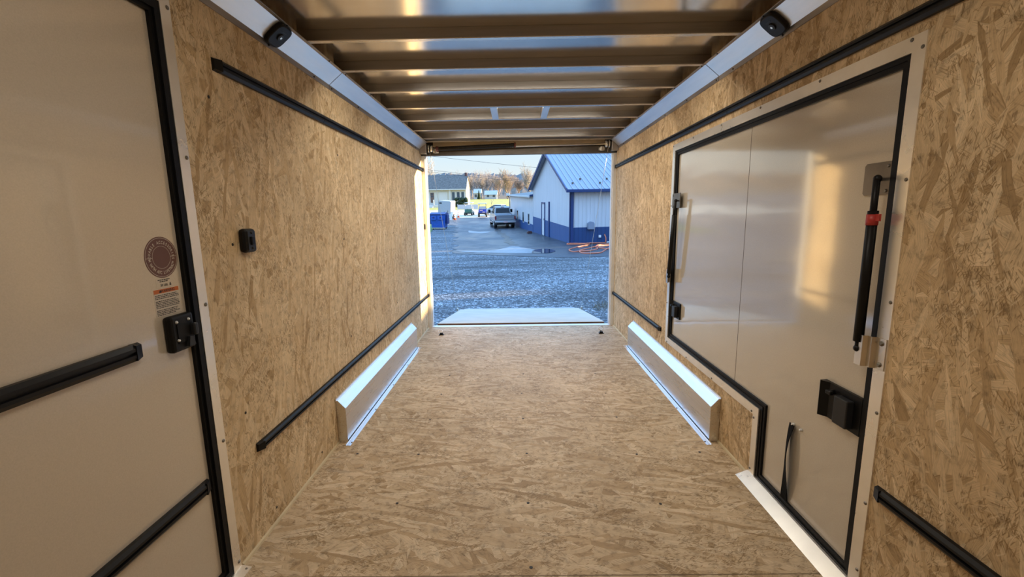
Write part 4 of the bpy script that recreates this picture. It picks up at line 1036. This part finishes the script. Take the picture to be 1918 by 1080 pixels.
def golf_cart(x, y, yaw, label, paint, lift, green):
    t = othing('golf_cart', label, 'golf cart', x, y, yaw, 'golf carts at the end of the drive')
    z = lift
    m = MB(); m.box(-.55, .55, .25, 2.3, .32+z, .46+z, .04); m.box(-.58, .58, 1.1, 2.3, .46+z, .78+z, .06); P('chassis', m, 'cart_cream' if green else paint, t)
    m = MB(); loft(m, [[(-.50, .02, .38+z), (.50, .02, .38+z), (.46, .05, .62+z), (-.46, .05, .62+z)], [(-.56, .35, .34+z), (.56, .35, .34+z), (.52, .40, .84+z), (-.52, .40, .84+z)], [(-.55, .55, .34+z), (.55, .55, .34+z), (.52, .52, .92+z), (-.52, .52, .92+z)]]); P('front_cowl', m, paint, t)
    if not green:
        m = MB(); m.box(-.35, .02, -.0, .03, .70+z, .84+z, .01); m.box(-.02, .34, -.015, .0, .46+z, .60+z, .01); P('front_panel', m, 'pinkish', t)
    m = MB(); m.box(-.48, .48, .0, .10, .28+z, .42+z, .03); P('bumper', m, 'under', t)
    for xx in (-.5, .5):
        for yy, y2 in ((.52, .72), (1.75, 1.65)):
            m = MB(); m.tube([(xx, yy, .85+z), (xx*.94, y2, 1.80)], .022, 8); P('roof_post', m, 'black' if not green else 'white_paint', t)
    m = MB(); m.box(-.60, .60, .45, 2.0, 1.79, 1.87, .03); P('canopy', m, 'white_paint', t)
    m = MB(); m.box(-.46, .46, .60, .615, .95+z, 1.45, .0); P('windscreen', m, 'clear', t)
    m = MB(); m.box(-.5, .5, 1.15, 1.65, .78+z, .92+z, .04); m.box(-.5, .5, 1.62, 1.72, .88+z, 1.25+z, .03); P('seat', m, 'cart_cream', t)
    m = MB(); m.tube([(-.22+.12*math.cos(a), .78+.05*math.sin(a), 1.02+z+.10*math.sin(a)) for a in frange(0, 2*math.pi, 14)], .014, 6); P('steering_wheel', m, 'black', t)
    for xx in (-.52, .52):
        for yy in (.42, 1.95): wheel(t, t, xx, yy, .24+lift*.6, .20)
    return t
golf_cart(-7.0, 65.0, rad(-4), 'green and white golf cart facing the trailer on the drive', 'cart_green', 0, True)
golf_cart(-4.55, 60.8, rad(3), 'blue golf cart on raised black wheels beside the pickup', 'cart_blue', .16, False)

def cargo_trailer(x, y, yaw, label, L, Wd, Hh, group=None, detail=True, roll=0):
    t = othing('cargo_trailer', label, 'trailer', x, y, yaw, group, roll=roll)
    m = MB(); m.prism([(-Wd/2, .38), (Wd/2, .38), (Wd/2, Hh-.08), (Wd/2-.10, Hh), (-Wd/2+.10, Hh), (-Wd/2, Hh-.08)], 'y', 0, L); P('box_body', m, 'trailer_white', t)
    m = MB()
    for s in (-1, 1):
        a, b_ = sorted((s*Wd/2, s*(Wd/2+.02))); m.box(a, b_, -.02, .06, .36, Hh-.06); m.box(a, b_, 0, L, .34, .42)
    P('corner_trim', m, 'alu_flange', t)
    m = MB(); a, b_ = Wd/2, Wd/2+.006; m.box(a, b_, .08, L-.05, .45, Hh-.12); P('side_skin', m, 'tan_side', t)
    if detail:
        m = MB(); m.box(-Wd/2+.10, -Wd/2+.42, -.012, 0, Hh-.36, Hh-.20); P('dark_vent', m, 'dark_win', t)
        m = MB(); m.box(-.02, .01, -.012, 0, .45, 1.05); m.box(Wd/2-.36, Wd/2-.30, -.02, 0, .95, 1.20); P('door_bars', m, 'dark_steel', t)
        m = MB(); m.tube([(0, 0, .42), (.20, -.9, .40)], .05, 6); m.cyl((.28, -.8, .0), (.28, -.8, .95), .04); P('tongue_jack', m, 'dark_steel', t)
    for s in (-1, 1):
        for yy in (L*.55,): wheel(t, t, s*(Wd/2+.06), yy, .32, .20)
    return t
cargo_trailer(-9.15, 56.5, rad(-2), 'white cargo trailer leaning slightly, standing behind the blue dumpster', 3.6, 1.55, 2.35, roll=rad(4))
# unseen trailers added in a row beside the yard to shade the gravel
for y, L, hh, lab in ((6.3, 6.7, 2.45, 'nearest'), (14.25, 5.4, 2.5, 'middle'), (19.9, 5.0, 2.5, 'farthest')):
    cargo_trailer(15.2, y, 0, f'{lab} unseen white trailer added to shade the yard', L, 2.3, hh, 'trailers added for shade', False)

t = othing('sun_block_cabinet', 'unseen grey cabinet added to block sun between two trailers', 'cabinet', 14.6, 13.6, 0)  # unseen cabinet added to cut short the sun strip on the gravel
m = MB(); m.box(-.45, .45, -.48, .48, .08, 1.68, .02); m.box(-.4, .4, -.42, .42, 0, .08); P('cabinet_body', m, 'dark_steel', t)
for s in (-1, 1):
    m = MB(); a, b_ = sorted((s*.01, s*.46)); m.box(-.475, -.45, a, b_, .14, 1.62, .006); dr = P('door', m, 'dark_steel', t); m = MB(); m.box(-.50, -.475, s*.06-.012, s*.06+.012, .8, .95, .004); P('handle', m, 'steel', dr)
# ---- dumpster
t = othing('dumpster', 'blue wheeled dumpster on the gravel edge left of the drive', 'dumpster', -7.2, 41.6, rad(-6))
m = MB(); loft(m, [[(-.60, -.50, .18), (.60, -.50, .18), (.60, .55, .18), (-.60, .55, .18)], [(-.72, -.62, 1.38), (.72, -.62, 1.38), (.72, .62, 1.38), (-.72, .62, 1.38)]]); P('bin_body', m, 'dump_blue', t)
m = MB(); m.box(-.76, .76, -.68, .66, 1.38, 1.46, .02); m.prism([(-.66, 1.46), (.0, 1.58), (.66, 1.46)], 'x', -.74, .74); P('lid', m, 'dump_dark', t)
for xx in (-.36, .30):
    m = MB(); m.box(xx-.24, xx+.24, -.665, -.56, .92, 1.30, .01); P('pocket_panel', m, 'dump_blue', t)
    m = MB(); m.box(xx-.10, xx+.10, -.674, -.66, 1.05, 1.20, .005); P('plate', m, 'dump_dark', t)
m = MB(); m.box(-.62, .62, -.54, -.48, .12, .20); m.box(-.62, .62, .5, .56, .12, .20); P('base_rail', m, 'steel', t)
for xx in (-.5, .5):
    for yy in (-.42, .45):
        m = MB(); m.cyl((xx-.03, yy, .075), (xx+.03, yy, .075), .075, seg=14); m.box(xx-.045, xx+.045, yy-.04, yy+.04, .10, .18); P('caster', m, 'under', t)
for s in (-1, 1):
    m = MB(); a, b_ = sorted((s*.72, s*.86)); m.box(a, b_, -.3, .35, .5, 1.36, .02); P('side_sleeve', m, 'dump_dark', t)
t = othing('blue_bin', 'light blue bin standing behind the blue dumpster', 'bin', -8.3, 50.0, 0)
m = MB(); loft(m, [[(-.25, -.25, 0), (.25, -.25, 0), (.25, .25, 0), (-.25, .25, 0)], [(-.32, -.32, .95), (.32, -.32, .95), (.32, .32, .95), (-.32, .32, .95)]]); P('bin_body', m, 'roof_metal', t)
m = MB(); m.box(-.35, .35, -.35, .35, .95, 1.03, .02); P('lid', m, 'roof_metal', t)
for x, y, lab in ((-7.75, 56.2, 'front orange and white traffic cone beside the cargo trailer'), (-7.9, 61.0, 'rear orange and white traffic cone beyond the cargo trailer')):
    t = othing('traffic_cone', lab, 'traffic cone', x, y, 0, 'traffic cones')
    m = MB(); m.box(-.19, .19, -.19, .19, 0, .04); m.cyl((0, 0, .04), (0, 0, .75), .16, .035, 14); P('cone', m, 'cone_orange', t)
    m = MB(); m.cyl((0, 0, .42), (0, 0, .60), .10, .073, 14); m.cyl((0, 0, .24), (0, 0, .34), .132, .118, 14); P('sleeve', m, 'cone_white', t)
t = othing('sign_board', 'small white board leaning beside the orange traffic cones', 'board', -8.15, 55.6, .1)
m = MB(); m.box(-.18, .18, -.02, .02, 0, .75); m.box(-.02, .30, .1, .13, .55, 1.0); P('board', m, 'cone_white', t)

# ---- house at the far end
hs = othing('house', 'cream house with grey shingle roof beyond the drive', 'house', -11.0, 100, 0)
EH, RH, DX = 4.05, 7.0, 16.5
m = MB(); m.box(-DX, 0, 0, 8, -.3, EH); m.prism([(0, EH), (8, EH), (4, RH)], 'x', -.15, 0); P('walls', m, 'house_wall', hs)
m = MB(); m.prism([(-.5, EH-.10), (4, RH+.12), (8.5, EH-.10), (8.5, EH-.25), (4, RH-.05), (-.5, EH-.25)], 'x', -DX-.3, .15); P('roof', m, 'shingle', hs)
m = MB(); m.box(-DX-.3, .15, -.62, -.48, EH-.32, EH-.10); P('gutter', m, 'white_paint', hs)
m = MB(); m.box(-.55, -.05, 3.6, 4.2, RH-.3, RH+.55); P('chimney', m, 'brick', hs)
m = MB(); m.box(-8.0, -7.2, -.05, .0, 1.0, 3.2); df = P('door', m, 'door_brown', hs); m = MB()
for a, b_ in ((-7.85, -7.65), (-7.55, -7.35)):
    for z in (2.2, 2.7): m.box(a, b_, -.07, -.05, z, z+.35)
P('door_panes', m, 'glass_house', df)
for x in (-3.15, -2.05, -1.05):
    m = MB(); m.box(x-.12, x+.82 if x > -3 else x+.92, -.06, 0, 1.3, 3.35); wf = P('window', m, 'white_paint', hs); m = MB(); m.box(x, x+.60, -.09, -.05, 1.4, 3.25); P('pane', m, 'glass_house', wf)
m = MB(); m.box(-3.8, -3.4, -.3, .05, -.3, EH-.3); P('corner_post', m, 'white_paint', hs)
m = MB(); m.box(-6.0, -4.2, -.06, 0, 1.2, 3.3); P('wall_panel', m, 'white_paint', hs)
m = MB(); m.box(-10.5, -5.8, -2.6, -.1, -.3, .55); m.box(-10.5, -10.3, -2.6, -2.4, .5, 1.5); m.box(-8.5, -8.3, -2.6, -2.4, .5, 1.7); m.box(-7.0, -6.8, -2.6, -2.4, .5, 1.7); m.box(-10.5, -8.4, -2.6, -2.5, .7, 1.5)
for k in range(3): m.box(-8.2, -7.0, -2.6-.35*(k+1), -2.6-.35*k, -.3, .4-.25*k)
P('porch', m, 'white_paint', hs, 'white porch with steps')
hg = othing('hedge', 'dark green clipped hedge in front of the house windows', 'hedge', -11.6, 96, 0)
m = MB(); rr = random.Random(2)
for _ in range(70): m.ball((rr.uniform(-1.3, 1.2), rr.uniform(-.4, .4), rr.uniform(.35, 1.95)), rr.uniform(.28, .42), (1, 1, .8), 8, 6)
P('foliage', m, 'hedge', hg)
fn = othing('low_fence', 'low white panel fence behind the two golf carts', 'fence', -10.4, 80, rad(-3))
for k in range(3):
    m = MB(); m.box(k*1.25, k*1.25+1.18, 0, .05, .30, 1.12); m.box(k*1.25-.05, k*1.25+.04, -.02, .07, 0, 1.22); P('fence_panel', m, 'trailer_white', fn)
for x, y, w_, h_, lab in ((-14.9, 176, 2.6, 2.4, 'small white house behind the lawn by the dark conifer'), (-9.6, 176, 4.6, 1.7, 'small sunlit cream house among the bare trees')):
    t = othing('distant_house', lab, 'house', x, y, 0, 'distant houses')
    m = MB(); m.box(-w_/2, w_/2, 0, 5, -.2, h_); P('walls', m, 'white_paint', t)
    m = MB(); m.prism([(-.4, h_), (5.4, h_), (2.5, h_+1.6)], 'x', -w_/2-.3, w_/2+.3); P('roof', m, 'tan_side', t)
    for xx in (-w_*.25, w_*.25):
        m = MB(); m.box(xx-.45, xx+.45, -.05, 0, .8, 1.9); P('window', m, 'glass_house', t)

# ---- bare trees
def tree_data(seed, h):
    rr = random.Random(seed); tr = MB(); tw = MB()
    def grow(p, d, L, r, depth):
        n = 4; pts = [p]; rs = [r]
        for i in range(n):
            d = (d+Vector((rr.uniform(-.16, .16), rr.uniform(-.16, .16), rr.uniform(-.02, .14)))).normalized()
            p = p+d*(L/n); pts.append(p); rs.append(r*(1-.45*(i+1)/n))
        (tr if depth < 2 else tw).tube(pts, rs, 5 if depth < 2 else 3)
        if depth >= 4: return
        k = (7, 6, 5, 4)[depth]
        for i in range(k):
            q = pts[min(n, 1+int((i+1)/k*n*.98))] if depth else pts[min(n, 2+i % 3)]
            a = rr.uniform(0, 2*math.pi); s = rr.uniform(.45, .95)
            dd = (d*.9+Vector((math.cos(a)*s, math.sin(a)*s, rr.uniform(-.05, .35)))).normalized()
            grow(q, dd, L*rr.uniform(.52, .74), max(rs[-1]*.72, .034), depth+1)
    grow(Vector((0, 0, 0)), Vector((0, 0, 1)), h*.42, h*.018, 0)
    return tr, tw
def tree(seed, h, mat, label, x, y):
    t = othing('bare_tree', label, 'tree', x, y, 0, 'bare trees beyond the lawn')
    a, b_ = tree_data(seed, h); P('trunk', a, mat, t); P('branches', b_, mat, t); return t
L1 = 'bare brown tree in the woods beyond the lawn'
protos = [tree(31, 12, 'bark', L1, -3.0, 170), tree(32, 13, 'bark_grey', L1, 6.0, 172), tree(33, 10, 'bark', L1, -20.5, 176)]
rt_ = random.Random(12)
spots = [(-13.5+k*10.5+rt_.uniform(-.6, .6)+(5 if r % 2 else 0), 188+r*12.5+rt_.uniform(-1, 1), .82+.05*r) for r in range(6) for k in (-2, -1, 0, 1, 2, 3)]
for x, y, s in spots:
    if x < -.165*y or x > .10*y: continue
    c = copy_tree(protos[rt_.randrange(3)], (x, y, zg(y)), orot(rt_.uniform(0, 6)), L1)
    c.scale = (s*1.1, s*1.1, s)
tl = tree(41, 13, 'bark_grey', 'tall bare tree behind the left end of the house roof', -25.6, 125)
sp2 = othing('sapling', 'thin leaning bare sapling on the sunlit lawn', 'sapling', -4.8, 88, 0)
m = MB(); m.tube([(0, 0, 0), (.03, 0, .9), (.05, 0, 1.3)], [.05, .04, .03], 6); m.tube([(.03, 0, .9), (.35, 0, 1.5), (.7, 0, 1.9)], [.035, .03, .02], 5); m.tube([(.05, 0, 1.3), (.0, 0, 1.9), (.02, .0, 2.1)], [.03, .02, .015], 5); P('stem', m, 'bark', sp2)
cf = othing('conifer', 'small dark conifer between the distant houses', 'tree', -13.4, 165, 0)
m = MB()
for k in range(5): m.cyl((0, 0, .3+k*.55), (0, 0, 1.3+k*.55), .95-k*.17, .12, 10)
P('foliage', m, 'hedge', cf); m = MB(); m.cyl((0, 0, 0), (0, 0, .5), .08); P('trunk', m, 'bark', cf)

# ---- overhead wires
def wire(a, b_, sag, r, label):
    m = MB(); a, b_ = Vector(a), Vector(b_); d = b_-a; a2 = a-d*1.2; b2 = b_+d*1.2; pts = []
    for i in range(41):
        t = i/40; p = a2.lerp(b2, t); p.z -= sag*4*t*(1-t)-sag*.85; pts.append(p)
    m.tube(pts, r, 5); obj('overhead_wire', m, 'wire', label=label, cat='wire', group='overhead wires')
wire((-10.37, 60, 9.52), (3.35, 60, 7.86), .5, .018, 'highest overhead wire crossing the open sky')
wire((-14.64, 75, 9.51), (3.38, 75, 7.32), .6, .022, 'upper of the two close wires in front of the bare trees')
wire((-14.66, 75.5, 9.20), (3.38, 75.5, 7.10), .6, .022, 'lower of the two close wires in front of the bare trees')

# ---- dry weeds on the gravel by the ramp
m = MB(); rr = random.Random(9)
for _ in range(420):
    a = rr.uniform(0, 6.283); r = .42*math.sqrt(rr.random()); x, y = 1.86+r*math.cos(a), 8.45+r*.8*math.sin(a); z = zg(y)
    h = rr.uniform(.03, .13)*(1.2-r); t = rr.uniform(0, 6.283); dx, dy = math.cos(t)*.05, math.sin(t)*.05; w_ = .006
    m.face([(x-w_, y, z-.01), (x+w_, y, z-.01), (x+dx+w_*.4, y+dy, z+h), (x+dx-w_*.4, y+dy, z+h)])
obj('weed_patch', m, 'weed', label='patch of dry weeds on the gravel right of the ramp door', cat='weeds', kind='stuff')
